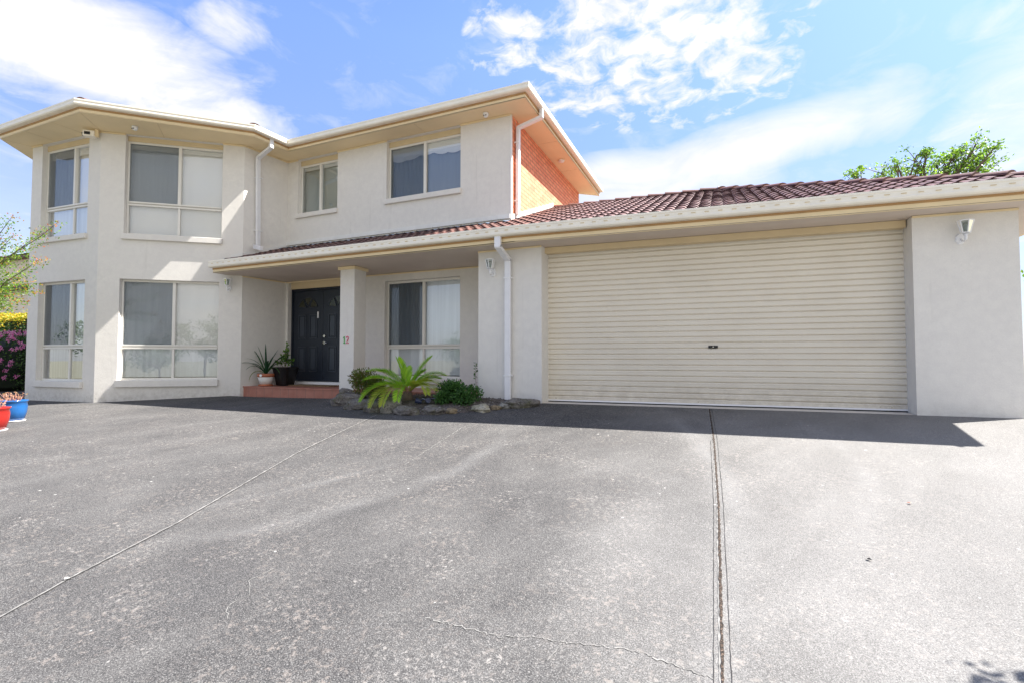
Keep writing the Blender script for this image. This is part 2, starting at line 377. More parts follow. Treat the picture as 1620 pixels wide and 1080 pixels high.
dense = cloud([(120, 75, .36, .11, -.16, 1.1), (330, 150, .20, .05, -.30, .9), (390, 40, .1, .05, .2, .45)], math_(nt, 'ADD', math_(nt, 'MULTIPLY', med, .6), math_(nt, 'MULTIPLY', fine, .4)), 2.6, .25, 1.25)
flock = cloud([(1030, 60, .27, .16, -.1, .9), (830, 60, .13, .10, 0, .5), (900, 150, .22, .07, .1, .6), (1200, 90, .07, .10, 0, .7)], math_(nt, 'ADD', math_(nt, 'MULTIPLY', puff, .7), math_(nt, 'MULTIPLY', fine, .3)), 4.2, .30, 1.7)
low = cloud([(1180, 235, .30, .06, .14, 1.0), (1000, 290, .30, .07, 0, .9), (1400, 170, .07, .06, .6, .7)], med, 1.3, .15, 1.1)
right = cloud([(1600, 200, .10, .22, -.3, .5)], fine, 1.0, .1, 1.5)
wisp = ramp(nt, fine, [(.52, 0), (.8, .35)])
hz = ramp(nt, sep.outputs['Z'], [(.0, .6), (.2, .34), (.38, .06), (.6, 0)])
# unseen bright cloud, read off the window reflections, turned to brighten the slanted bay wall
back = math_(nt, 'MULTIPLY', math_(nt, 'MULTIPLY_ADD', vop('DOT_PRODUCT', d, (.80, -.60, 0)).outputs['Value'], 1.5, .1, clamp=True), ramp(nt, med, [(.25, .35), (.6, 1)]))
mask = None
for m_ in (dense, flock, low, right, wisp, hz, back):
    mask = m_ if mask is None else math_(nt, 'SUBTRACT', 1, math_(nt, 'MULTIPLY', math_(nt, 'SUBTRACT', 1, mask), math_(nt, 'SUBTRACT', 1, m_)))
skm = ramp(nt, sep.outputs['Z'], [(0, .56), (.25, .74), (.55, 1.05)])
hs = N(nt, 'ShaderNodeHueSaturation'); hs.inputs['Saturation'].default_value = .93; hs.inputs['Value'].default_value = 1.75
nt.links.new(mix(nt, 1, mix(nt, 1, sky.outputs[0], (.60, .745, 1.02), 'MULTIPLY'), skm, 'MULTIPLY'), hs.inputs['Color'])
shade = ramp(nt, noise(nt, cp, 3, 6, .6), [(.3, (5.5, 5.5, 5.6)), (.65, (6.5, 6.3, 6.0))])
nt.links.new(mix(nt, mask, hs.outputs[0], shade), bg.inputs['Color'])
vs = S.view_settings; vs.view_transform = 'Standard'; vs.look = 'None'; vs.exposure = 1.7; vs.gamma = 1
S.cycles.max_bounces = 10; S.cycles.transparent_max_bounces = 16; S.cycles.diffuse_bounces = 5
S.cycles.use_denoising = True; S.cycles.sample_clamp_indirect = 8

# ------------------------------------------------------------------ ground
def ss(t): t = min(1, max(0, t)); return t * t * (3 - 2 * t)
SH = .073
def YS(x): return SH * max(0, x + 2.9)
def G(x, y):
    yf = 7.25 + YS(x); r = -.125 * (yf - y) if y < yf else 0
    l = -.1 - .06 * (7.3 - y) if y < 7.3 else -.1
    w = ss((-3 - x) / 6.5); z = r * (1 - w) + l * w
    if y < -2: z0 = G(x, -2) ; return z0 + max(-.3, .04 * (y + 2))
    return z
mb = MB(); xs = [-40, -32, -26, -22] + [-19 + .25 * i for i in range(0, 113)] + [10.5, 12, 15, 20]
ts = [-16, -12, -9, -7] + [-6 + .25 * i for i in range(0, 24)] + [0, .4, .8, 1.6, 3, 5]
grid = []
for t in ts:
    for x in xs:
        y = 7.25 + YS(min(x, 6)) * (1 if t > -3 else max(0, 1 + (t + 3) / 4)) + t + (0 if t > -6 else -.0)
        grid.append((x, y, G(x, y) - (.06 if t > .1 else 0)))
nx = len(xs)
mb.add(grid, [(j * nx + i, j * nx + i + 1, (j + 1) * nx + i + 1, (j + 1) * nx + i) for j in range(len(ts) - 1) for i in range(nx - 1)])
def strip(pts, w0, w1, mi, lift=.004, jit=0, off=0):
    """a ribbon laid on the slab along pts"""
    mb.cur = mi; vs_ = []
    for i, (x, y) in enumerate(pts):
        a = pts[max(i - 1, 0)]; b = pts[min(i + 1, len(pts) - 1)]
        dx, dy = b[0] - a[0], b[1] - a[1]; L = math.hypot(dx, dy) or 1; nx_, ny_ = -dy / L, dx / L
        w = lerp(w0, w1, i / max(1, len(pts) - 1)) * (1 + random.uniform(-jit, jit)) / 2; o = off + random.uniform(-jit, jit) * w * .6
        for s_ in (-1, 1):
            X_, Y_ = x + nx_ * (o + s_ * w), y + ny_ * (o + s_ * w); vs_.append((X_, Y_, G(X_, Y_) + lift))
    mb.add(vs_, [(2 * i, 2 * i + 1, 2 * i + 3, 2 * i + 2) for i in range(len(pts) - 1)]); mb.cur = 0
def sub(pts, n=60, wob=0):
    out = []; L = [0]
    for a, b in zip(pts, pts[1:]): L.append(L[-1] + math.hypot(b[0] - a[0], b[1] - a[1]))
    for k in range(n + 1):
        s_ = L[-1] * k / n; i = max(j for j in range(len(L) - 1) if L[j] <= s_ + 1e-9)
        t = (s_ - L[i]) / (L[i + 1] - L[i]); a, b = pts[i], pts[i + 1]
        out.append((lerp(a[0], b[0], t) + random.uniform(-wob, wob), lerp(a[1], b[1], t) + random.uniform(-wob, wob)))
    return out
J1 = [(-.16, 7.42), (-.08, 5.83), (-.03, 4.07), (-.02, 3.16), (-.01, 2.26), (.01, .8)]
strip(sub(J1, 220, .0012), .024, .013, 4, .003, .25, -.006)
strip(sub(J1, 260, .002), .019, .011, 1, .006, .35)
strip(sub([(p[0] + .035, p[1]) for p in J1], 150, .002), .004, .0022, 3, .003, .5)
strip(sub([(p[0] - .035, p[1]) for p in J1[1:]], 120, .002), .004, .0018, 3, .003, .5)
J2 = [(-4.86, 6.1), (-4.74, 5.46), (-4.47, 4.15), (-3.94, 2.49), (-3.79, 1.73), (-3.69, 1.39), (-3.6, .9)]
strip(sub(J2, 160, .003), .02, .009, 4, .003, .4); strip(sub([(p[0] + .017, p[1] - .004) for p in J2], 150, .002), .012, .006, 3, .005, .4)
strip(sub([(-3.14, 5.6), (-3.12, 5.41), (-3.0, 4.16)], 60, .008), .009, .004, 4, .003, .8)
CR = [(-1.47, 2.06), (-1.43, 2.19), (-1.26, 2.19), (-1.01, 2.19), (-.84, 2.25), (-.71, 2.26), (-.51, 2.30), (-.37, 2.32), (-.22, 2.29), (-.05, 2.27)]
strip(sub(CR[1:], 130, .009), .005, .0045, 4, .003, .95)
strip(sub([(-.74, 2.12), (-.71, 2.26), (-.68, 2.36)], 14, .004), .003, .002, 4, .003, .6)
strip(sub([(-2.62, 2.28), (-2.66, 2.12), (-2.52, 2.02), (-2.55, 1.9), (-2.44, 1.82)], 24, .007), .004, .003, 4, .003, .6)
M['debris'] = m_debris('joint_debris', (.012, .010, .008), (.06, .04, .028), (.20, .15, .12))
M['paleline'] = simple('pale_joint_edge', (.30, .29, .275), .9, .35, 30)
M['darkline'] = simple('saw_cut', (.035, .033, .032), .9, .2, 40)
M['groove'] = simple('tooled_groove', (.20, .195, .185), .9, .4, 18)
dr = tag(mb.build('driveway', [M['drive'], M['debris'], M['paleline'], M['darkline'], M['groove']]), kind='structure')
mb = MB()
def gz(x, y): return -.45 - .02 * max(0, abs(x) - 20) * .2 if y < 13 else -.3
far = [(-600, -600, -6), (600, -600, -6), (600, 600, -3), (-600, 600, -3)]
mb.add([(-700, -700, -3.5), (700, -700, -3.5), (700, -17, -2.6), (-700, -17, -2.6), (700, 5, -1.6), (-700, 5, -1.6), (-700, 14, -.32), (700, 14, -.32), (-700, 700, 1.5), (700, 700, 1.5)],
       [(0, 1, 2, 3), (3, 2, 4, 5), (5, 4, 7, 6), (6, 7, 9, 8)])
tag(mb.build('ground', M['grass']), kind='structure')

# ------------------------------------------------------------------ house
H = empty('house', (-5, 8.4, 0), 'two storey rendered house with bay windows, tiled porch roof and double garage', 'house')
A = (-14.02, 5.55); B = (-11.75, 5.72); Dd = (-9.62, 7.37); E_ = (-9.48, 8.42); Fq = (-3.65, 8.42)
ZU = 5.4; ZL = 2.5
def wall(mb, p0, p1, z0, z1, ops, depth=.11, t=.11):
    """rendered wall face from p0 to p1 (outside to the right of p0->p1) with openings and their reveals"""
    p0 = Vector((*p0, 0)); p1 = Vector((*p1, 0)); dd = p1 - p0; L = dd.length; dd.normalize()
    inn = Vector((-dd.y, dd.x, 0))
    us = sorted({0, L, *[o[0] for o in ops], *[o[1] for o in ops]}); zs = sorted({z0, z1, *[o[2] for o in ops], *[o[3] for o in ops]})
    P = lambda u, z, k=0: p0 + dd * u + inn * k + Vector((0, 0, z))
    for a, b in zip(us, us[1:]):
        for c, e in zip(zs, zs[1:]):
            if any(o[0] - 1e-6 <= a and b <= o[1] + 1e-6 and o[2] - 1e-6 <= c and e <= o[3] + 1e-6 for o in ops): continue
            mb.quad(P(a, c), P(b, c), P(b, e), P(a, e))
            mb.quad(P(a, c, .24), P(a, e, .24), P(b, e, .24), P(b, c, .24))
    for (a, b, c, e) in ops:
        w = .24
        mb.quad(P(a, c), P(a, e), P(a, e, w), P(a, c, w)); mb.quad(P(b, c), P(b, c, w), P(b, e, w), P(b, e))
        mb.quad(P(a, e), P(b, e), P(b, e, w), P(a, e, w)); mb.quad(P(a, c), P(a, c, w), P(b, c, w), P(b, c))
# openings (u0,u1,z0,z1)
f1u = (.353, 1.91, 3.30, 5.39); f1l = (.357, 1.90, .225, 2.34)
chu = (.44, 2.27, 3.29, 5.39); chl = (.395, 2.245, .25, 2.35)
xo = -E_[0]
mu_big = (xo - 6.58, xo - 4.755, 4.105, 5.39); mu_small = (xo - 9.155, xo - 7.945, 4.09, 5.39)
ml_big = (xo - 6.60, xo - 4.755, .30, 2.34); ml_door = (xo - 9.42, xo - 7.46, .17, 2.49)
mb = MB()
wall(mb, (-15.6, 7.1), A, -.6, ZU, []); wall(mb, A, B, -.6, ZU, [f1u, f1l]); wall(mb, B, Dd, -.6, ZU, [chu, chl])
wall(mb, Dd, E_, -.6, ZU, [])
wb = mb.build('bay_wall', M['render'], H)
mb = MB(); wall(mb, E_, Fq, ZL + .01, ZU, [mu_big, mu_small]); mb.build('upper_wall', M['render'], H)
mb = MB(); wall(mb, E_, (-3.74, 8.42), -.3, ZL, [ml_big, ml_door]); mb.build('porch_wall', M['render'], H)
# garage walls: pier, right pier, right side
mb = MB()
def gy(x, off=0): return 7.25 + SH * (x + 2.6) * (1 if x > -2.6 else 0) + off
pA = (-3.74, 7.25); pB = (-2.61, 7.25); pC = (2.25, gy(2.25)); pD = (3.30, gy(3.30))
mb.prism([pA, pB, (-2.61, 7.6), (-2.61, 8.3), (-3.74, 8.41)], -.5, ZL)
mb.build('garage_pier', M['render'], H); mb = MB()
mb.prism([pC, pD, (3.30, 13.2), (3.06, 13.2), (3.06, 8.3), (2.25, 8.25)], -.5, ZL)
mb.build('garage_wall', M['render'], H)
mb = MB(); mb.box(-14.9, 3.0, 13.2, 13.4, -.4, ZL); mb.box(-15.5, -3.7, 13.2, 13.38, ZL, ZU); mb.box(-15.6, -15.4, 7.2, 13.2, -.4, ZU)
mb.build('rear_wall', M['render'], H)
mb = MB(); mb.box(-3.86, -3.655, 8.45, 13.3, 2.6, ZU + .0); mb.build('brick_wall', M['brick'], H)
mb = MB(); mb.box(-3.665, -3.642, 8.41, 8.475, 3.35, ZU - .002); mb.build('corner_bead', M['flash'], H)
# porch column
mb = MB(); mb.box(-6.90, -6.545, 7.42, 7.76, -.3, ZL); pc = mb.build('porch_column', M['render'], H, bevel=.006)
mb = MB()
for (a, b, c, e) in ((-6.93, -6.515, 7.385, 7.42), (-6.93, -6.515, 7.76, 7.79), (-6.93, -6.90, 7.42, 7.76), (-6.545, -6.515, 7.42, 7.76)): mb.box(a, b, c, e, 2.44, 2.497)
mb.build('capital', M['cream'], pc)

# soffits ---------------------------------------------------------------
mb = MB()
fas_u = [(-15.9, 6.95), (-14.15, 5.06), (-11.2, 5.09), (-9.05, 7.13), (-8.99, 7.98), (-3.18, 7.98), (-3.18, 13.8)]
ring = [(-16, 7.5), (-14.02, 5.57), (-11.77, 5.74), (-9.66, 7.40), (-9.50, 8.44), (-3.68, 8.44), (-3.68, 13.4)]
for i in range(6):
    a, b, c, e = fas_u[i], fas_u[i + 1], ring[i + 1], ring[i]
    mb.prism([a, b, c, e], ZU + .004, ZU + .016)
mb.build('eave_soffit', M['soffit'], H)
mb = MB()
def sof(x0, x1):
    mb.prism([(x0, 6.86 + YS(x0)), (x1, 6.86 + YS(x1)), (x1, 8.9 if x1 > -3.7 else 8.45), (x0, 8.9 if x0 > -3.75 else 8.45)], ZL + .004, ZL + .016)
mb.prism([(-9.85, 6.86), (-9.60, 6.86), (-9.60, 7.42), (-9.85, 7.24)], ZL + .004, ZL + .016)
sof(-9.6, -3.74); sof(-3.74, -2.9); sof(-2.9, 3.3)
mb.prism([(3.3, 6.86 + YS(3.3)), (4.1, 6.86 + YS(4.1)), (4.1, 14), (3.3, 14)], ZL + .004, ZL + .016)
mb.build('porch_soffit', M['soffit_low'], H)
# soffit joint battens + wall mouldings
mb = MB()
for i in range(1, 5):
    a, b = Vector((*ring[i], 0)), Vector((*ring[i + 1], 0))
for (a, b) in ((A, B), (B, Dd), (Dd, E_), (E_, Fq)):
    d_ = Vector((b[0] - a[0], b[1] - a[1], 0)); L = d_.length; d_.normalize(); o_ = Vector((d_.y, -d_.x, 0))
    spans = {A: [(0, .35), (1.91, L)], B: [(0, .44), (2.27, L)], Dd: [(0, L - .02)], E_: [(.02, xo - 9.155), (xo - 7.945, xo - 6.58), (xo - 4.755, L)]}[a]
    for (s0, s1) in spans:
        mb = MB(); mb.obox((*a, 0), d_, o_, (0, 0, 1), s0, s1, 0, .022, ZU - .03, ZU - .001); mb.build('eave_moulding', M['cream'], H)
mb = MB()
for (a, b, lo, hi) in ((E_, (-3.74, 8.42), .01, 5.73), (Dd, E_, .0, 1.02), (pA, pB, 0, 1.13), (pC, pD, 0, 1.05), ((-3.74, 8.40), pA, 0, 1.13)):
    d_ = Vector((b[0] - a[0], b[1] - a[1], 0)); d_.normalize(); o_ = Vector((d_.y, -d_.x, 0))
    mb = MB(); mb.obox((*a, 0), d_, o_, (0, 0, 1), lo, hi, 0, .02, ZL - .025, ZL - .001); mb.build('porch_moulding', M['cream'], H)
mb = MB()
for (x, y, x2, y2) in ((-14.15, 5.06, -14.02, 5.55), (-13.2, 5.07, -13.2, 5.6), (-12.2, 5.08, -12.2, 5.68), (-11.2, 5.09, -11.75, 5.72), (-10.3, 5.95, -10.85, 6.42), (-5.6, 7.98, -5.6, 8.42), (-3.18, 9.9, -3.66, 9.9), (-3.18, 11.6, -3.66, 11.6)):
    dd = Vector((x2 - x, y2 - y, 0)); L = dd.length; dd.normalize(); pp = Vector((-dd.y, dd.x, 0))
    mb = MB(); mb.obox((x, y, 0), dd, pp, (0, 0, 1), .01, L, -.004, .004, ZU + .001, ZU + .006); mb.build('soffit_joint', M['lintel'], H)

# gutters + fascias along polylines --------------------------------------
def offs(path, k):
    out = []
    for i, p in enumerate(path):
        ns = []
        for a, b in ((i - 1, i), (i, i + 1)):
            if a < 0 or b >= len(path): continue
            dx, dy = path[b][0] - path[a][0], path[b][1] - path[a][1]; L = math.hypot(dx, dy); ns.append((dy / L, -dx / L))
        if len(ns) == 1: n = ns[0]; out.append((p[0] + n[0] * k, p[1] + n[1] * k))
        else:
            sx, sy = ns[0][0] + ns[1][0], ns[0][1] + ns[1][1]; q = 2 / (sx * sx + sy * sy); out.append((p[0] + sx * q * k, p[1] + sy * q * k))
    return out
def profile(mb, path, prof, closed=True):
    rows = [[(x, y, z) for (x, y) in offs(path, k)] for (k, z) in prof]; n = len(path); m = len(prof)
    vs_ = [p for r in rows for p in r]; fs = []
    for j in range(m if closed else m - 1):
        j2 = (j + 1) % m
        for i in range(n - 1): fs.append((j * n + i, j * n + i + 1, j2 * n + i + 1, j2 * n + i))
    if closed: fs += [tuple(j * n for j in range(m)), tuple(j * n + n - 1 for j in range(m))[::-1]]
    mb.add(vs_, fs)
def gutter_prof(zb, zt, w=.115):
    return [(.001, zb), (w * .8, zb), (w * .97, zb + .018), (w, zb + .04), (w - .007, zb + .052), (w - .007, zt - .04), (w, zt - .03), (w, zt - .004), (w - .012, zt), (w - .02, zt - .012), (w - .02, zb + .012), (.001, zb + .012)]
fas_l = [(-9.85, 6.86), (-2.9, 6.86), (4.1, 6.86 + YS(4.1)), (4.1, 14)]
mb = MB(); profile(mb, fas_u, [(0, 5.4), (0, 5.6), (-.03, 5.6), (-.03, 5.4)]); mb.build('fascia', M['cream'], H)
mb = MB(); profile(mb, fas_l, [(0, 2.5), (0, 2.72), (-.03, 2.72), (-.03, 2.5)]); mb.build('fascia', M['cream'], H)
mb = MB(); profile(mb, fas_u, [(.0005, 5.465), (.012, 5.47), (.012, 5.499), (.0005, 5.499)]); mb.build('underside_strip', M['undershade'], H)  # added strip below the gutter, painting in its shaded underside
mb = MB(); profile(mb, fas_l, [(.0005, 2.565), (.012, 2.57), (.012, 2.594), (.0005, 2.594)]); mb.build('underside_strip', M['undershade'], H)
mb = MB(); profile(mb, fas_u, gutter_prof(5.5, 5.62)); gu = mb.build('gutter', M['gutter'], H)
mb = MB(); profile(mb, fas_l, gutter_prof(2.595, 2.735)); mb.cur = 1; x = -9.75
while x < 4.0:   # overflow slots in the lower gutter face
    y = 6.751 + YS(x + .025); mb.obox((x, y, 2.672), (1, SH if x > -2.9 else 0, 0), (0, 1, 0), (0, 0, 1), 0, .055, -.0085, .002, -.004, .004); x += .168
mb.build('gutter', [M['gutter'], M['lintel']], H)

# roofs -------------------------------------------------------------------
TP = math.tan(rad(21)); CP = math.cos(rad(21)); SP = math.sin(rad(21))
def tile_slope(mb, p0, p1, z0, vmax, shear=False, wave=.168, course=.30, vmin=None, sub_=8):
    p0 = Vector((*p0, 0)); p1 = Vector((*p1, 0)); dd = p1 - p0; L = dd.length; dd.normalize(); inn = Vector((-dd.y, dd.x, 0))
    nu = int(L / wave * sub_) + 1
    def hw(u): return .031 * abs(math.sin(math.pi * u / wave)) ** .75
    def P(u, v, h):
        q = p0 + dd * u + inn * (v * CP) + Vector((0, 0, z0 + v * SP + h))
        if shear: q.y += YS(q.x)
        return q
    vtop = max(vmax(L * i / nu) for i in range(nu + 1)); k = 0
    while k * course < vtop:
        v0 = k * course; r = []
        jitter = [random.uniform(-.004, .004) for _ in range(int(L / (wave * 2)) + 3)]
        for j in range(int(L / (wave * 2)) + 2):     # one interlocking tile (two rolls) at a time
            ua, ub = j * wave * 2, min(L, (j + 1) * wave * 2)
            if ua >= L: break
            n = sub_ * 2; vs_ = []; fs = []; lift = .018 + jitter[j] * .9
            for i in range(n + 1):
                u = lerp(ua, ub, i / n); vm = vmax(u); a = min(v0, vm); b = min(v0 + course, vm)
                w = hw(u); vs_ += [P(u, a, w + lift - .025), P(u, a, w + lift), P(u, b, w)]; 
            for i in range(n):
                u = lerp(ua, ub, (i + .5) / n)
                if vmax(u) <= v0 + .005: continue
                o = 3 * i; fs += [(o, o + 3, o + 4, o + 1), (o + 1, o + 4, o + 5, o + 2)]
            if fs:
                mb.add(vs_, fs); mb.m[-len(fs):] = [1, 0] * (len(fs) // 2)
        k += 1
XC = 4.16; YE = 6.80; ZE = 2.69
Lr = XC + 9.85; RIDGE = 4.15 / CP
def vm_front(u):
    x = -9.85 + u
    hip = (XC - x) / CP
    if x < -3.66:
        lim = (8.41 - YE) / CP
        if x < -9.45: lim = max(0.0, (7.37 + (x + 9.62) * .78 - YE - .02)) / CP if x < -9.62 else (8.3 - YE) / CP
        return min(hip, lim)
    return min(hip, RIDGE)
mb = MB(); tile_slope(mb, (-9.85, YE), (XC, YE), ZE, vm_front, shear=True)
rl = mb.build('porch_roof', [M['tile'], M['tilebutt_shade']], H, smooth=False)
yc = YE + YS(XC)
mb = MB(); tile_slope(mb, (XC, yc), (XC, yc + 8.3), ZE, lambda u: min(u, 8.3 - u) / CP)
mb.build('garage_side_roof', [M['tile'], M['tilebutt_shade']], H)
zr = ZE + 4.15 * TP; yr = YE + 4.15
mb = MB(); mb.add([(-3.66, yr + YS(-2.9), zr), (XC - 4.15, yr + YS(XC - 4.15), zr), (XC, yc + 8.3, ZE), (-3.66, yc + 8.3, ZE)], [(0, 1, 2, 3)]); mb.build('garage_rear_roof', M['tile'], H)
def caps(mb, a, b, w=.125, h=.085, pitch_=.36, lenx=.42):
    a, b = Vector(a), Vector(b); dd = (b - a); L = dd.length; dd.normalize()
    side = dd.cross(Vector((0, 0, 1))).normalized(); upv = side.cross(dd); n = int(L / pitch_)
    for i in range(n + 1):
        s0 = i * pitch_; s1 = min(s0 + lenx, L + .05); vs_ = []; K = 8
        for (s_, k, lift) in ((s0, 1.12, .022), (s1, .92, .0)):
            for t in range(K + 1):
                th = math.pi * t / K; vs_.append(a + dd * s_ + side * (math.cos(th) * w * k) + upv * (math.sin(th) * h * k + lift - .015))
        for s_ in (s0,):
            for t in range(K + 1):
                th = math.pi * t / K; vs_.append(a + dd * s_ + side * (math.cos(th) * w * 1.12 * .86) + upv * (math.sin(th) * h * .92 + .022 - .03))
        fs = [(t, t + 1, K + 2 + t, K + 1 + t) for t in range(K)] + [(2 * (K + 1) + t, 2 * (K + 1) + t + 1, t + 1, t) for t in range(K)]
        mb.add(vs_, fs)
hipE = (XC, yc, ZE + .0); hipT = (XC - 4.15, yr + YS(XC - 4.15), zr + .0)
mb = MB(); caps(mb, hipE, hipT, .13, .07); caps(mb, (-3.6, yr, zr - .02), hipT, .13, .07); mb.build('ridge_capping', M['tile'], H)
# mortar bed under the caps
mb = MB()
for a, b in ((hipE, hipT), ((-3.6, yr, zr - .02), hipT)):
    a, b = Vector(a), Vector(b); dd = (b - a); L = dd.length; dd.normalize(); side = dd.cross(Vector((0, 0, 1))).normalized()
    mb.obox(a, dd, side, side.cross(dd), 0, L, -.10, .10, -.05, .0)
mb.build('mortar_bed', M['darkline'], H)
# upper roof
zu = 5.60; TPL = TP; TP = math.tan(rad(19))
eu = offs(fas_u, .05)
bay_apex = (-12.7, 9.9, zu + 4.3 * TP)
mb = MB()
mb.add([(*eu[0], zu), (*eu[1], zu), (*eu[2], zu), (*eu[3], zu), bay_apex, (-9.6, 10.0, zu + .55), (-17.5, 10.9, zu + 1.0)], [(0, 1, 4), (1, 2, 4), (2, 3, 4), (6, 0, 4)])
y0 = eu[4][1]; y1 = 13.9; yc2 = (y0 + y1) / 2; hr = (y1 - y0) / 2; xr = eu[5][0]
mb.add([(-15.6, y0, zu), (xr, y0, zu), (xr - hr, yc2, zu + hr * TP), (-12.6, yc2, zu + hr * TP), (xr, y1, zu), (-15.6, y1, zu)], [(0, 1, 2, 3), (1, 4, 2), (4, 5, 3, 2), (5, 0, 3)])
mb.build('upper_roof', M['tile'], H)
mb = MB(); ap = Vector(bay_apex)
for c_ in (eu[1], eu[2], eu[3]):
    s_ = Vector((*c_, zu + .0)); caps(mb, s_ + (ap - s_).normalized() * .06, ap, .10, .06)
mb.build('hip_capping', M['tile'], H)
mb = MB(); caps(mb, (xr - .12, y0 + .12, zu + .0), (xr - hr, yc2, zu + hr * TP - .03), .08, .04); mb.build('hip_capping', M['tile'], H)
# flashings
TP = TPL
mb = MB(); mb.box(-9.48, -3.66, 8.385, 8.418, 3.37, 3.455)
mb.obox((-9.62, 7.37, 0), (.14 / 1.06, 1.05 / 1.06, 0), (1.05 / 1.06, -.14 / 1.06, 0), (0, 0, 1), 0, .02, 0, .02, 3, 3.01)
# along the side wall of the bay, rising with the roof
def slope_strip(mb, p, q, zoff0, zoff1, t=.02):
    p, q = Vector((*p, 0)), Vector((*q, 0)); d_ = (q - p).normalized(); o_ = Vector((d_.y, -d_.x, 0))
    zz = lambda P_: ZE + (P_.y - YE - YS(P_.x)) * TP
    vs_ = [P_ + o_ * k + Vector((0, 0, zz(P_) + w)) for P_ in (p, q) for k in (0.002, t) for w in (zoff0, zoff1)]
    mb.add(vs_, [(2, 3, 7, 6), (1, 5, 7, 3), (0, 2, 6, 4), (0, 1, 3, 2), (4, 6, 7, 5)])
slope_strip(mb, (-9.80, 7.23), Dd, .03, .10); slope_strip(mb, Dd, E_, .03, .10)
slope_strip(mb, (-3.655, 8.46), (-3.655, 10.95), .03, .13)
mb.build('wall_flashing', M['flash'], H)
mb = MB()
for (y0_, y1_) in ((8.12, 8.39),):
    n = 80
    vs_ = []
    for i in range(n + 1):
        x = lerp(-9.44, -3.62, i / n)
        for k, y in enumerate((y0_, 8.26, y1_)):
            w = .034 * abs(math.sin(math.pi * (x + 9.85) / .168)) ** .75 * (1 - k * .5)
            vs_.append((x, y, ZE + (y - YE) * TP + .022 + w + random.uniform(0, .006)))
    mb.add(vs_, [(3 * i + k, 3 * i + 3 + k, 3 * i + 4 + k, 3 * i + 1 + k) for i in range(n) for k in (0, 1)])
mb.build('lead_flashing', M['lead'], H, smooth=True)

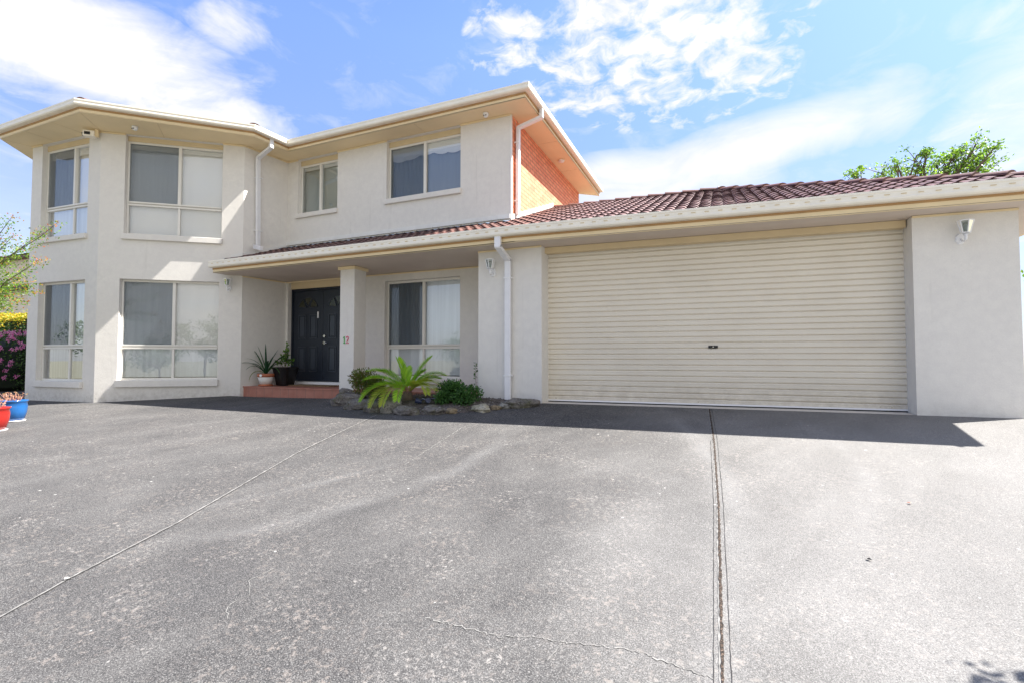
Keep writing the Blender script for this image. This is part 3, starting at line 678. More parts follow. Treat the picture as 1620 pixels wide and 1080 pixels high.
# windows ------------------------------------------------------------------
def window(p0, p1, op, zt=None, um=.5, zhead=None, kinds=('blind',) * 4, sill=None, inset=.10, screen=True, lace=False, top=None, sillpad=.02):
    p0v = Vector((*p0, 0)); dd = Vector((p1[0] - p0[0], p1[1] - p0[1], 0)).normalized(); inn = Vector((-dd.y, dd.x, 0)); Z = Vector((0, 0, 1))
    u0, u1, z0, z1 = op; zh = zhead or z1; fwid = .038
    b = lambda mb, a0, a1, k0, k1, c0, c1: mb.obox(p0v, dd, inn, Z, a0, a1, k0, k1, c0, c1)
    if zhead:   # painted lintel strip over the window
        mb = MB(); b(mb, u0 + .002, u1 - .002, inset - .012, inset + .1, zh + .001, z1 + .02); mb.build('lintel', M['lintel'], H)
    mb = MB(); k0, k1 = inset, inset + .06; uc = lerp(u0, u1, um)
    b(mb, u0 + .002, u0 + fwid, k0, k1, z0 + .002, zh); b(mb, u1 - fwid, u1 - .002, k0, k1, z0 + .002, zh)
    b(mb, u0 + fwid, u1 - fwid, k0, k1, z0 + .002, z0 + .045); b(mb, u0 + fwid, u1 - fwid, k0, k1, zh - .045, zh)
    zb = z0 + .045
    if zt:
        b(mb, u0 + fwid, u1 - fwid, k0 - .012, k1, zt - .045, zt - .012); b(mb, u0 + fwid, u1 - fwid, k0 - .012, k1, zt + .012, zt + .045)
        b(mb, u0 + fwid, u1 - fwid, k0 + .02, k1, zt - .012, zt + .012)
        b(mb, uc - .022, uc + .022, k0, k1, zb, zt - .045); b(mb, uc - .028, uc + .028, k0 - .008, k1, zt + .045, zh - .045)
    else: b(mb, uc - .028, uc + .028, k0 - .008, k1, zb, zh - .045)
    fr = mb.build('window', M['alu'], H, bevel=.003)
    cells = []
    lo = zt + .045 if zt else zb
    cells += [(u0 + fwid, uc - .028, lo, zh - .045, kinds[0], 'L'), (uc + .028, u1 - fwid, lo, zh - .045, kinds[1], 'R')]
    if zt: cells += [(u0 + fwid, uc - .022, zb, zt - .045, kinds[2], 'l'), (uc + .022, u1 - fwid, zb, zt - .045, kinds[3], 'r')]
    for (a, c, e, g_, kind, w) in cells:
        mb = MB(); kk = k0 + (.022 if w != 'R' else .040); mb.quad(*[p0v + dd * uu + inn * kk + Z * zz for uu, zz in ((a, e), (c, e), (c, g_), (a, g_))]); mb.build('pane', M['glass'], fr)
        if w == 'L' and screen:
            mb = MB(); b(mb, a, c, k0 + .006, k0 + .008, e, g_); mb.build('fly_screen', M['screen'], fr)
    # roller blinds and curtains hang behind the whole sash
    def hang(a, c, e, g_, mat, kk, fold=0):
        mb = MB(); n = max(2, int((c - a) / .02)) if fold else 1
        ps = [(lerp(a, c, i / n), kk + fold * math.sin(i * 1.15) + fold * .6 * math.sin(i * .37 + 1)) for i in range(n + 1)]
        for (ua, ka), (ub, kb) in zip(ps, ps[1:]):
            mb.quad(*[p0v + dd * uu + inn * kx + Z * zz for uu, kx, zz in ((ua, ka, e), (ub, kb, e), (ub, kb, g_), (ua, ka, g_))])
        return mb.build('curtain' if fold else 'blind', mat, fr, smooth=bool(fold))
    zlow = z0 + .06
    if kinds[0] == kinds[1] and not top: hang(u0 - .0, u1 + .02, zlow, zh + .03, M[kinds[0]], inset + .095)
    else:
        hang(u0, uc, (zt or zlow), zh + .03, M[kinds[0]], inset + .13, .012 if 'curtain' in kinds[0] else 0)
        hang(uc, u1 + .02, (zt or zlow), zh + .03, M[kinds[1]], inset + .11, .003 if kinds[1] == 'darkcurtain' else 0)
    if zt and (kinds[0] != kinds[1] or top): hang(u0, u1 + .02, zlow, zt, M[kinds[2]], inset + .10)
    if top:
        mb = MB(); b(mb, u0 + .01, u1 - .005, inset + .066, inset + .09, zh - .045 - top, zh + .02)
        for i in range(4): b(mb, u0 + .01, u1 - .005, inset + .061, inset + .066, zh - .05 - top * (i + 1) / 4, zh - .05 - top * (i + 1) / 4 + .012)
        mb.build('blind_headbox', M['blind_cream'], fr)
    if lace:
        mb = MB(); n = 44; za = zh - .05 - (top or 0)
        for i in range(n):
            uu = [lerp(u0 + .04, u1 - .04, (i + q) / n) for q in (0, 1)]
            zz = [za - .05 - .045 * abs(math.sin((i + q) / n * math.pi * 5)) ** .6 - .03 * math.sin((i + q) * .21) for q in (0, 1)]
            mb.quad(*[p0v + dd * a_ + inn * (inset + .068) + Z * b_ for a_, b_ in ((uu[0], zz[0]), (uu[1], zz[1]), (uu[1], za), (uu[0], za))])
        mb.build('lace_valance', M['white'], fr)
    # dark room behind
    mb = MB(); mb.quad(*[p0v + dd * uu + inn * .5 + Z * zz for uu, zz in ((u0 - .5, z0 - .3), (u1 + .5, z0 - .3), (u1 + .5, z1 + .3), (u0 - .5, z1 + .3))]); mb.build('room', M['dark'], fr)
    if sill:
        mb = MB(); b(mb, u0 - .025, u1 + sillpad, -.055, -.001, sill, z0 + .001); b(mb, u0 + .003, u1 - .003, -.001, inset + .02, z0 - .03, z0 + .004)
        mb.build('sill', M['render'], fr, bevel=.006)
    return fr
def stub(fr, lab): fr['label'] = lab
w = window(A, B, f1u, 3.965, .60, 5.275, ('curtain', 'blind_cream', 'blind', 'blind'), 3.195, top=.14)
w = window(A, B, f1l, .95, .60, None, ('curtain', 'blind', 'curtain', 'blind'), .10)
w = window(B, Dd, chu, 3.965, .53, 5.29, ('blind', 'blind_cream', 'blind_cream', 'blind_cream'), 3.175, top=.09)
w = window(B, Dd, chl, .945, .52, None, ('blind', 'blind_cream', 'blind', 'blind'), .115)
w = window(E_, Fq, mu_small, None, .5, 5.275, ('greenblind', 'greenblind'), 3.99, screen=False, top=.06)
w = window(E_, Fq, mu_big, None, .5, 5.275, ('darkcurtain', 'darkcurtain'), 4.0, top=.16, lace=True)
w = window(E_, Fq, ml_big, .945, .5, None, ('darkcurtain', 'blind', 'blind', 'blind'), .19)

# front door ---------------------------------------------------------------
yd = 8.42 + .12
mb = MB(); mb.box(-9.415, -7.465, 8.50, 8.66, 2.335, 2.52); mb.build('lintel', M['lintel'], H)
mb = MB(); mb.box(-9.415, -9.365, yd - .02, yd + .08, .18, 2.335); mb.box(-7.515, -7.465, yd - .02, yd + .08, .18, 2.335); mb.box(-9.365, -7.515, yd - .02, yd + .08, 2.285, 2.335)
mb.build('door_frame', M['navy'], H)
mb = MB(); mb.box(-9.43, -7.45, 8.36, 8.64, .10, .172); mb.build('door_threshold', M['white'], H, bevel=.004)
def leaf(x0, x1, label):
    w = x1 - x0; mb = MB(); mb.box(x0 + .003, x1 - .003, yd, yd + .05, .18, 2.28)
    dl = mb.build('front_door', M['navy'], H, bevel=.003)
    cx = (x0 + x1) / 2
    for k, (a, b) in enumerate(((x0 + .17, cx - .055), (cx + .055, x1 - .17))):
        for (c, e) in ((.40, .98), (1.16, 1.72)):
            mb = MB()
            for (q0, q1, r0, r1) in ((a, b, c, c + .02), (a, b, e - .02, e), (a, a + .02, c + .02, e - .02), (b - .02, b, c + .02, e - .02)): mb.box(q0, q1, yd - .012, yd - .0005, r0, r1)
            mb.box(a + .05, b - .05, yd - .009, yd - .0005, c + .05, e - .05)
            mb.build('door_panel', M['navyedge'], dl, bevel=.004)
    # fanlight of three wedges
    for (t0, t1, gap) in ((12, 62, 0), (66, 114, 0), (118, 168, 0)):
        mb = MB(); c0 = Vector((cx, yd - .006, 1.84)); vs_ = [c0 + Vector((.07 * math.cos(rad((t0 + t1) / 2)), 0, .07 * math.sin(rad((t0 + t1) / 2))))]
        n = 8
        for i in range(n + 1): t = rad(lerp(t0, t1, i / n)); vs_.append(c0 + Vector((.30 * math.cos(t), 0, .28 * math.sin(t))))
        mb.add(vs_, [(0, i + 2, i + 1) for i in range(n)]); mb.build('fan_glass', M['fan'], dl)
        mb = MB(); mb.tube([v + Vector((0, -.004, 0)) for v in vs_] + [vs_[0]], .008, 5); mb.build('fan_bead', M['navyedge'], dl)
    return dl
dlft = leaf(-9.365, -8.44, None); drt = leaf(-8.44, -7.515, None)
mb = MB(); mb.box(-8.60, -8.565, yd - .02, yd - .001, 1.63, 1.78); mb.build('door_bell', M['white'], dlft, bevel=.004)
mb = MB(); mb.tube([(-8.38, yd - .001, 1.21), (-8.38, yd - .025, 1.21)], .03, 16); mb.build('deadlock', M['chrome'], drt)
mb = MB(); mb.tube([(-8.38, yd - .001, 1.06), (-8.38, yd - .02, 1.06)], .032, 16); mb.tube([(-8.38, yd - .02, 1.06), (-8.38, yd - .06, 1.06)], .012, 10); mb.tube([(-8.38, yd - .055, 1.06), (-8.30, yd - .06, 1.055), (-8.27, yd - .055, 1.05)], .012, 10); mb.build('door_handle', M['chrome'], drt)

# porch floor ----------------------------------------------------------------
mb = MB(); mb.box(-9.62, -3.742, 7.44, 8.42, -.3, .099); mb.box(-9.64, -3.742, 7.425, 7.46, .075, .101); mb.build('porch_step', M['step'], H)

# garage door ------------------------------------------------------------------
mb = MB(); o = Vector((-2.66, 7.57, 0)); da = Vector((1, SH, 0)).normalized(); db = Vector((-da.y, da.x, 0)); Wd = 4.96; n = 29; pit = 2.425 / n
prof = []
for i in range(n):
    z = .02 + i * pit
    prof += [(0.020, z), (.0, z + .010), (-.003, z + .026), (-.004, z + .048), (-.008, z + .064), (.0, z + .075), (.020, z + pit - .0025)]
prof.append((.022, .02 + n * pit))
vs_ = []; cols = 24
for (k, z) in prof:
    for c in range(cols + 1): vs_.append(o + da * (Wd * c / cols) + db * k + Vector((0, 0, z)))
mb.add(vs_, [(r * (cols + 1) + c, r * (cols + 1) + c + 1, (r + 1) * (cols + 1) + c + 1, (r + 1) * (cols + 1) + c) for r in range(len(prof) - 1) for c in range(cols)])
gd = mb.build('garage_door', M['door'], H)
mb = MB(); mb.obox(o, da, db, (0, 0, 1), 0, Wd, -.012, .02, .018, .04); mb.build('bottom_rail', M['pipe'], gd)
mb = MB(); mb.obox(o, da, db, (0, 0, 1), 0, Wd, -.004, .02, .006, .018); mb.build('rubber_seal', M['black'], gd)
mb = MB(); u = 2.50; mb.obox(o, da, db, (0, 0, 1), u, u + .13, -.018, -.004, .855, .895); gk = mb.build('door_lock', M['black'], gd, bevel=.003)
mb = MB(); mb.obox(o, da, db, (0, 0, 1), u + .058, u + .072, -.024, -.018, .867, .882); mb.build('keyhole', M['chrome'], gk)
for uu in (4.62, 4.75, .03, .18, 2.35):
    mb = MB(); mb.tube([o + da * uu + db * -.006 + Vector((0, 0, .062)), o + da * uu + db * -.013 + Vector((0, 0, .062))], .008, 8); mb.build('rivet', M['chrome'], gd)
mb = MB(); mb.obox((-2.61, 7.25, 0), da, db, (0, 0, 1), .003, 4.87, .16, .28, 2.405, 2.499); mb.build('garage_lintel', M['lintel'], H)
mb = MB(); mb.obox((-2.61, 7.25, 0), da, db, (0, 0, 1), -.0, 4.872, .02, 1.5, -.12, .0); mb.build('garage_apron', M['conc'], H)
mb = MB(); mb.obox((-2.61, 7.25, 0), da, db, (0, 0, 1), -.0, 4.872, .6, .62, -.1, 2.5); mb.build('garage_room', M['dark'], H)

# downpipes ------------------------------------------------------------------
def pipe(mb, pts, w=.1, t=.05, side=None):
    for a, b in zip(pts, pts[1:]):
        a, b = Vector(a), Vector(b); d_ = (b - a); L = d_.length; d_.normalize(); s_ = Vector(side); s_ = (s_ - d_ * s_.dot(d_)).normalized(); q = d_.cross(s_)
        mb.obox(a, d_, s_, q, -.012, L + .012, -w / 2, w / 2, -t / 2, t / 2)
mb = MB(); pipe(mb, [(-3.17, 6.80, 2.60), (-3.17, 6.80, 2.44), (-3.17, 7.19, 2.30), (-3.17, 7.19, -.03)], .10, .055, (1, 0, 0))
dp = mb.build('downpipe', M['pipe'], H, bevel=.004)
for z in (2.0, .42):
    mb = MB(); mb.box(-3.235, -3.105, 7.155, 7.249, z, z + .02); mb.build('pipe_bracket', M['white'], dp)
mb = MB(); pipe(mb, [(-9.02, 7.55, 5.50), (-9.02, 7.55, 5.33), (-9.51, 7.62, 5.20), (-9.51, 7.66, 3.16)], .09, .055, (0, 1, 0)); pipe(mb, [(-9.48, 7.55, 3.17), (-9.02, 7.35, 3.05)], .09, .06, (0, 0, 1))
dp = mb.build('downpipe', M['pipe'], H, bevel=.004)
for z in (4.75, 3.55):
    mb = MB(); mb.box(-9.60, -9.475, 7.60, 7.725, z, z + .02); mb.build('pipe_bracket', M['white'], dp)
mb = MB(); pipe(mb, [(-3.11, 8.66, 5.52), (-3.11, 8.66, 5.34), (-3.585, 8.64, 5.21), (-3.60, 8.64, 3.50)], .09, .06, (0, 1, 0))
dp = mb.build('downpipe', M['pipe'], H, bevel=.004)
for z in (4.9, 3.75):
    mb = MB(); mb.box(-3.66, -3.56, 8.585, 8.70, z, z + .025); mb.build('pipe_bracket', M['white'], dp)

# ------------------------------------------------------------------ wall lanterns
GL = m_glass('lantern_glass', (.5, .56, .53), 2)
def lantern(base, out, along, label, s=1.0, dz=0):
    """base: point on the wall, out: unit vector away from the wall"""
    base = Vector(base); out = Vector((*out, 0)).normalized(); al = Vector((*along, 0)).normalized(); Z = Vector((0, 0, 1))
    L = empty('wall_lantern', base, label, 'lantern', 'white carriage lanterns on the house walls')
    mb = MB(); n = 8; vs_ = []
    for k in (0.0, .018):
        for i in range(n): t = math.pi / 8 + 2 * math.pi * i / n; vs_.append(base + out * k + (al * math.cos(t) * .055 + Z * math.sin(t) * .075) * (1 - k * 8))
    mb.add(vs_, [tuple(range(n, 2 * n))] + [(i, (i + 1) % n, n + (i + 1) % n, n + i) for i in range(n)]); mb.build('wall_plate', M['white'], L)
    c = base + out * .13
    mb = MB(); pts = [base + out * .01, base + out * .05 - Z * .035, base + out * .09 - Z * .045, base + out * .125 - Z * .02, c + Z * .02]
    mb.tube(pts, .0095, 8); mb.lathe(c + Z * -.005, [(.006, -.035), (.016, -.025), (.012, -.01), (.02, .005), (.014, .02), (.03, .04)], 12); mb.build('arm', M['white'], L, smooth=True)
    mb = MB(); z0, z1, r0, r1 = .05, .195, .042, .078
    ring = lambda r, z: [c + Z * z + (out * math.sin(2 * math.pi * (i + .5) / 6) + al * math.cos(2 * math.pi * (i + .5) / 6)) * r for i in range(6)]
    a, b = ring(r0, z0), ring(r1, z1)
    for i in range(6):
        mb.tube([a[i], b[i]], .0062, 6); mb.tube([a[i], a[(i + 1) % 6]], .008, 6); mb.tube([b[i], b[(i + 1) % 6]], .008, 6)
    mb.add(ring(r0 - .002, z0), [tuple(range(6))])
    fr = mb.build('lantern_frame', M['white'], L)
    mb = MB(); mb.add(a + b, [(i, (i + 1) % 6, 6 + (i + 1) % 6, 6 + i) for i in range(6)]); mb.build('glass', GL, L)
    mb = MB(); mb.lathe(c + Z * .05, [(.012, 0), (.014, .03), (.024, .06), (.026, .08), (.015, .10), (.003, .108)], 12); mb.build('bulb', M['white'], L, smooth=True)
    return L
dch = Vector((Dd[0] - B[0], Dd[1] - B[1])).normalized(); och = (dch.y, -dch.x)
pl = Vector((B[0], B[1])) + dch * 2.44
lantern((pl.x, pl.y, 2.21), och, tuple(dch), 'white lantern on the bay wall beside the ground floor window, left of the porch')
lantern((-3.46, 7.25, 2.12), (0, -1), (1, 0), 'white lantern on the pier between the porch and the garage, left of the downpipe')
g_o = Vector((SH, -1)).normalized(); lantern((2.735, gy(2.735), 2.17), tuple(g_o), (1, SH), 'white lantern on the wide wall right of the garage door')

# ------------------------------------------------------------------ sensors, camera, numbers
def sensor(p, label, r=.055):
    T = empty('motion_sensor', p, label, 'sensor', 'round white fittings under the upper eaves')
    mb = MB(); mb.lathe(p, [(r, 0), (r, -.02), (r * .9, -.05), (r * .6, -.075), (r * .2, -.085)], 18); mb.build('dome', M['white'], T, smooth=True)
    mb = MB(); q = Vector(p); to = (Vector((0, 0, CAMZ)) - q).normalized()
    for s_ in (-1, 1): mb.lathe(q + Vector((s_ * .02 - .0, -.042, -.058)), [(.001, -.012), (.012, -.006), (.012, .006), (.001, .012)], 8)
    mb.build('lens', M['black'], T); return T
sensor((-10.86, 5.86, 5.4), 'round white sensor under the eave of the bay, over the wide upper window')
sensor((-4.08, 8.20, 5.4), 'round white sensor under the front eave near the brick corner')
p = (-3.42, 10.9, 5.4); T = empty('eave_light', p, 'small round light under the side eave above the brick wall', 'light')
mb = MB(); mb.lathe(p, [(.075, 0), (.075, -.02), (.06, -.045), (.03, -.06)], 18); mb.build('diffuser', M['white'], T, smooth=True)
mb = MB(); mb.lathe(p, [(.085, 0), (.085, -.012), (.078, -.014)], 18); mb.build('trim_ring', M['cream'], T)
p = Vector((-11.83, 5.56, 5.28)); T = empty('security_camera', p, 'boxy white camera with a dark lens under the eave on the bay corner', 'camera')
ca = Vector((-.75, -.66, 0)).normalized(); cs_ = Vector((-ca.y, ca.x, 0))
mb = MB(); mb.obox(p, ca, cs_, (0, 0, 1), -.10, .10, -.06, .06, -.05, .07); mb.build('housing', M['gutter'], T, bevel=.008)
mb = MB(); mb.tube([p + ca * .10, p + ca * .12], .04, 16); mb.build('lens', M['black'], T)
mb = MB(); mb.obox(p, ca, cs_, (0, 0, 1), -.03, .07, .0605, .064, -.02, .04); mb.build('side_vent', M['black'], T)
mb = MB(); mb.obox(p, ca, cs_, (0, 0, 1), -.15, -.09, -.03, .03, -.03, .118); mb.build('bracket', M['cream'], T)
def digit(polys, ox, col, name_label):
    m = simple('number_' + col[0], col[1], .4, .05); mb = MB()
    for pts in polys: mb.tube([(ox + a * .85, 7.411, 1.0 + b * .85) for a, b in pts], .0085, 6)
    T = mb.build('house_number', m); tag(T, name_label, 'house number', 'house numbers on the porch column'); return T
digit([[(.0, .115), (.03, .15), (.03, .0)], [(.005, 0), (.055, 0)]], -6.80, ('green', (.04, .42, .08)), 'green figure 1 on the porch column, left of the pink one')
digit([[(0, .12), (.012, .145), (.04, .15), (.06, .13), (.058, .10), (.03, .05), (0, 0), (.068, 0)]], -6.725, ('pink', (.75, .05, .18)), 'pink figure 2 on the porch column, right of the green one')

# ------------------------------------------------------------------ plants
def leafquad(mb, c, d_, w, l, nrm=None, fold=.15):
    d_ = d_.normalized(); s_ = d_.cross(nrm if nrm else Vector((random.gauss(0, 1), random.gauss(0, 1), random.gauss(0, 1))))
    if s_.length < .01: s_ = Vector((1, 0, 0))
    s_.normalize(); n_ = s_.cross(d_)
    mb.add([c, c + d_ * l * .5 + s_ * w * .5 + n_ * fold * w, c + d_ * l, c + d_ * l * .5 - s_ * w * .5 + n_ * fold * w], [(0, 1, 2), (0, 2, 3)])
def rv(): return Vector((random.gauss(0, 1), random.gauss(0, 1), random.gauss(0, 1))).normalized()
def strap(mb, base, d_, L, w, droop, n=9, twist=0, keel=.25):
    p = Vector(base); d_ = Vector(d_).normalized(); vs_ = []; side = d_.cross(Vector((0, 0, 1))).normalized() if abs(d_.z) < .99 else Vector((1, 0, 0))
    for i in range(n + 1):
        t = i / n; ww = w * (math.sin(math.pi * min(1, .18 + t * .82)) ** .7) * (1 if t < .97 else .1)
        upn = side.cross(d_)
        vs_ += [p - side * ww / 2 + upn * ww * keel, p, p + side * ww / 2 + upn * ww * keel]
        p = p + d_ * (L / n); d_ = (d_ + Vector((0, 0, -droop / n * (.4 + 1.4 * t)))).normalized()
    mb.add(vs_, [(3 * i + k, 3 * i + 1 + k, 3 * i + 4 + k, 3 * i + 3 + k) for i in range(n) for k in (0, 1)])
def frond(mbl, mbs, base, d0, L, droop, pin=.17, n=44):
    p = Vector(base); d_ = Vector(d0).normalized(); pts = [p.copy()]; side = d_.cross(Vector((0, 0, 1))).normalized()
    for i in range(n):
        t = i / n; p = p + d_ * (L / n); d_ = (d_ + Vector((0, 0, -droop / n * (.3 + 1.5 * t)))).normalized(); pts.append(p.copy())
        if t < .10: continue
        upn = side.cross(d_); ln = pin * (math.sin(math.pi * (.12 + .84 * t)) ** .55) + .01
        for s_ in (-1, 1):
            dr_ = (side * s_ * .62 + d_ * .80 + upn * .30 + rv() * .05).normalized()
            leafquad(mbl, p, dr_, .014, ln, upn, .1)
            leafquad(mbl, p + d_ * (L / n * .5), (dr_ + rv() * .05), .014, ln, upn, .1)
    mbs.tube(pts, .006, 5, .0025)
# cycad
cb_ = Vector((-4.78, 6.72, -.02))
CY = empty('cycad', cb_, 'bright green cycad with feathery arching fronds in the rock edged bed', 'plant')
M['cycad'] = m_leaf('cycad_leaf', [(.18, .36, .03), (.34, .56, .05), (.46, .66, .07), (.20, .42, .04)], .4, .4)
M['cycadold'] = m_leaf('cycad_leaf_yellow', [(.30, .42, .05), (.42, .50, .08), (.50, .48, .12)], .4, .4)
M['bluegreen'] = m_leaf('dark_shrub_leaf', [(.025, .075, .02), (.05, .13, .03), (.10, .21, .06), (.03, .09, .03)], .25, .35)
toward = Vector((.396, -.918, 0))
crown = cb_ + Vector((0, 0, .19)); S_ = 1 / 107
specs = [(-62, 42, .0, .9), (-58, 26, .3, .8), (-20, 56, -.1, .35), (-6, 40, -.3, .4), (31, 58, -.1, .5), (57, 28, .0, .9), (55, 14, .25, .9), (48, 4, .4, .8), (-66, -16, .45, 1.3), (-48, -26, .55, 1.4),
         (-26, -22, .62, 1.5), (-4, -18, .62, 1.4), (-40, 34, .1, .8), (24, 34, -.1, .5), (45, 22, -.2, .8), (-52, 10, .1, 1.0), (40, -2, .55, 1.2)]
for i, (dx, dy, tw, dp_) in enumerate(specs):
    tip = rt * (dx * S_) + Vector((0, 0, dy * S_ * (.9 if dy > 0 else 1.1))) + toward * tw
    L = tip.length * 1.08 + .03; d0 = (tip.normalized() + Vector((0, 0, dp_ * .55))).normalized()
    mbl, mbs = MB(), MB(); frond(mbl, mbs, crown + rv() * .03, d0, L, dp_ * 1.35, .17)
    o = mbl.build('frond', M['cycadold'] if i in (7, 9, 10, 16, 6) else M['cycad'], CY); mbs.build('rachis', M['cycadold'], o)
mb = MB(); mb.lathe(cb_, [(.09, -.1), (.10, .0), (.09, .10), (.07, .16), (.03, .2)], 14); mb.build('trunk', M['bark'], CY, smooth=True)
mb = MB()
for i in range(70): leafquad(mb, cb_ + Vector((random.uniform(-.08, .08), random.uniform(-.08, .08), .1 + random.uniform(0, .12))), Vector((random.gauss(0, .5), random.gauss(0, .5), .8)), .012, random.uniform(.08, .17))
mb.build('dead_leaf_bases', M['twig'], CY)
def shrub(name, c, rx, ry, rz, n, lw, ll, mats, label, cat='shrub', lumps=7, group=None, stems=6, shell=.55):
    c = Vector(c); T = empty(name, (c.x, c.y, c.z - rz * .8), label, cat, group)
    lum = [(Vector((random.uniform(-.55, .55) * rx, random.uniform(-.55, .55) * ry, random.uniform(-.35, .5) * rz)), random.uniform(.35, .6)) for _ in range(lumps)]
    mbs_ = [MB() for _ in mats]
    for i in range(n):
        lc, lr = random.choice(lum); d_ = rv(); r = random.uniform(shell, 1.0)
        q = lc + Vector((d_.x * rx, d_.y * ry, d_.z * rz)) * lr * r
        if (q.x / rx) ** 2 + (q.y / ry) ** 2 + (q.z / rz) ** 2 > 1.25: continue
        leafquad(random.choice(mbs_), c + q, d_ + rv() * .7 + Vector((0, 0, .3)), lw * random.uniform(.7, 1.2), ll * random.uniform(.6, 1.2))
    for k, (m_, b_) in enumerate(zip(mats, mbs_)): b_.build('foliage' if k == 0 else ('blossom' if 'bloom' in m_.name else 'foliage'), m_, T)
    mb = MB()
    for i in range(stems):
        lc, lr = random.choice(lum); mb.tube([(c.x, c.y, c.z - rz), c + lc * .5 + Vector((0, 0, -rz * .3)), c + lc], .012 * max(1, rz), 5, .004)
    mb.build('stems', M['bark'], T); return T
M['redgreen'] = m_leaf('olive_shrub_leaf', [(.06, .11, .02), (.12, .20, .03), (.16, .10, .04), (.08, .15, .03)], .25, .4)
shrub('shrub', (-5.72, 6.93, .26), .38, .3, .32, 3800, .022, .05, [M['redgreen']], 'small olive green shrub behind the cycad, beside the porch column', shell=.3)
shrub('shrub', (-3.82, 6.72, .08), .37, .32, .29, 6500, .026, .044, [M['bluegreen']], 'dense round dark green shrub between the cycad and the downpipe', shell=.3, lumps=10)
# sprig
p = Vector((-3.72, 7.12, .0)); T = empty('seedling', p, 'thin seedling with tiny leaves rising behind the dark round shrub', 'plant')
mb = MB(); pts = [p, p + Vector((.01, 0, .25)), p + Vector((-.01, 0, .45)), p + Vector((.0, 0, .62))]; mb.tube(pts, .005, 5, .002); mb.build('stem', M['bark'], T)
mb = MB()
for i in range(34): t = random.uniform(.45, 1); leafquad(mb, p + Vector((0, 0, .64 * t)), Vector((random.choice((-1, 1)) * random.uniform(.5, 1), random.gauss(0, .5), .2)), .022, .045)
mb.build('foliage', M['bluegreen'], T)

# bed soil and rocks
arc = [(-6.55, 7.43), (-6.45, 7.0), (-6.15, 6.68), (-5.6, 6.40), (-5.0, 6.18), (-4.5, 6.10), (-4.0, 6.17), (-3.5, 6.40), (-3.15, 6.62), (-2.85, 6.93), (-2.72, 7.2), (-3.2, 7.24), (-3.74, 7.24), (-3.75, 7.43)]
mb = MB(); cx_, cy_ = -4.6, 6.95; R_ = 14
vs_ = []; rings = 9
for k in range(rings + 1):
    t = k / rings
    for (x, y) in sub(arc + [arc[0]], 70): X_, Y_ = lerp(cx_, x, t), lerp(cy_, y, t); vs_.append((X_, Y_, G(X_, Y_) * .8 + (.09 * (1 - t ** 4)) + random.uniform(-.012, .012) - (.05 if k == rings else 0)))
m_ = 71
mb.add(vs_, [(k * m_ + i, k * m_ + i + 1, (k + 1) * m_ + i + 1, (k + 1) * m_ + i) for k in range(rings) for i in range(m_ - 1)])
tag(mb.build('garden_soil', M['soil'], smooth=True), kind='stuff', label='dark mulch and soil of the bed in front of the porch', cat='soil')
mb = MB()
for i in range(900):
    a = random.random() * 2 * math.pi; r = random.random() ** .5
    x, y = cx_ + math.cos(a) * r * 1.75, cy_ + math.sin(a) * r * .72
    if y > 7.22 and x > -3.8: continue
    if x > -3.2 and y < 6.75: continue
    z = G(x, y) * .8 + .085 - .07 * (r ** 4); s_ = random.uniform(.008, .026); q = Vector((x, y, z)); a1, a2 = rv() * s_, rv() * s_
    mb.add([q + a1, q + a2, q - a1, q - a2, q + a1.cross(a2).normalized() * s_ * .7], [(0, 1, 4), (1, 2, 4), (2, 3, 4), (3, 0, 4), (0, 3, 2, 1)])
tag(mb.build('mulch_chips', M['rock_dark']), kind='stuff', label='loose stone and bark chips scattered over the garden bed', cat='mulch')
def rock(x, y, sx, sy, sz, mat, label, rot=0, seed=0):
    import bmesh
    rnd = random.Random(seed); bm = bmesh.new(); bmesh.ops.create_icosphere(bm, subdivisions=4, radius=1)
    from mathutils import noise as mn
    off = Vector((seed * 3.7, seed * 1.3, 0))
    for v in bm.verts:
        p = v.co.copy(); k = 1 + .34 * mn.noise(p * 1.1 + off) + .20 * mn.noise(p * 2.6 + off) + .09 * mn.noise(p * 7 + off)
        cell = mn.cell(p * 1.6 + off); k += .05 * cell
        q = p * k; q = Vector((math.copysign(abs(q.x) ** .85, q.x) * sx, math.copysign(abs(q.y) ** .85, q.y) * sy, q.z * sz))
        v.co = Matrix.Rotation(rot, 3, 'Z') @ q
    me = bpy.data.meshes.new('rock'); bm.to_mesh(me); bm.free(); me.materials.append(mat)
    for f_ in me.polygons: f_.use_smooth = True
    o = bpy.data.objects.new('rock', me); COL.objects.link(o); o.location = (x, y, G(x, y) + sz * .38); tag(o, label, 'rock', 'rocks edging the garden bed'); return o
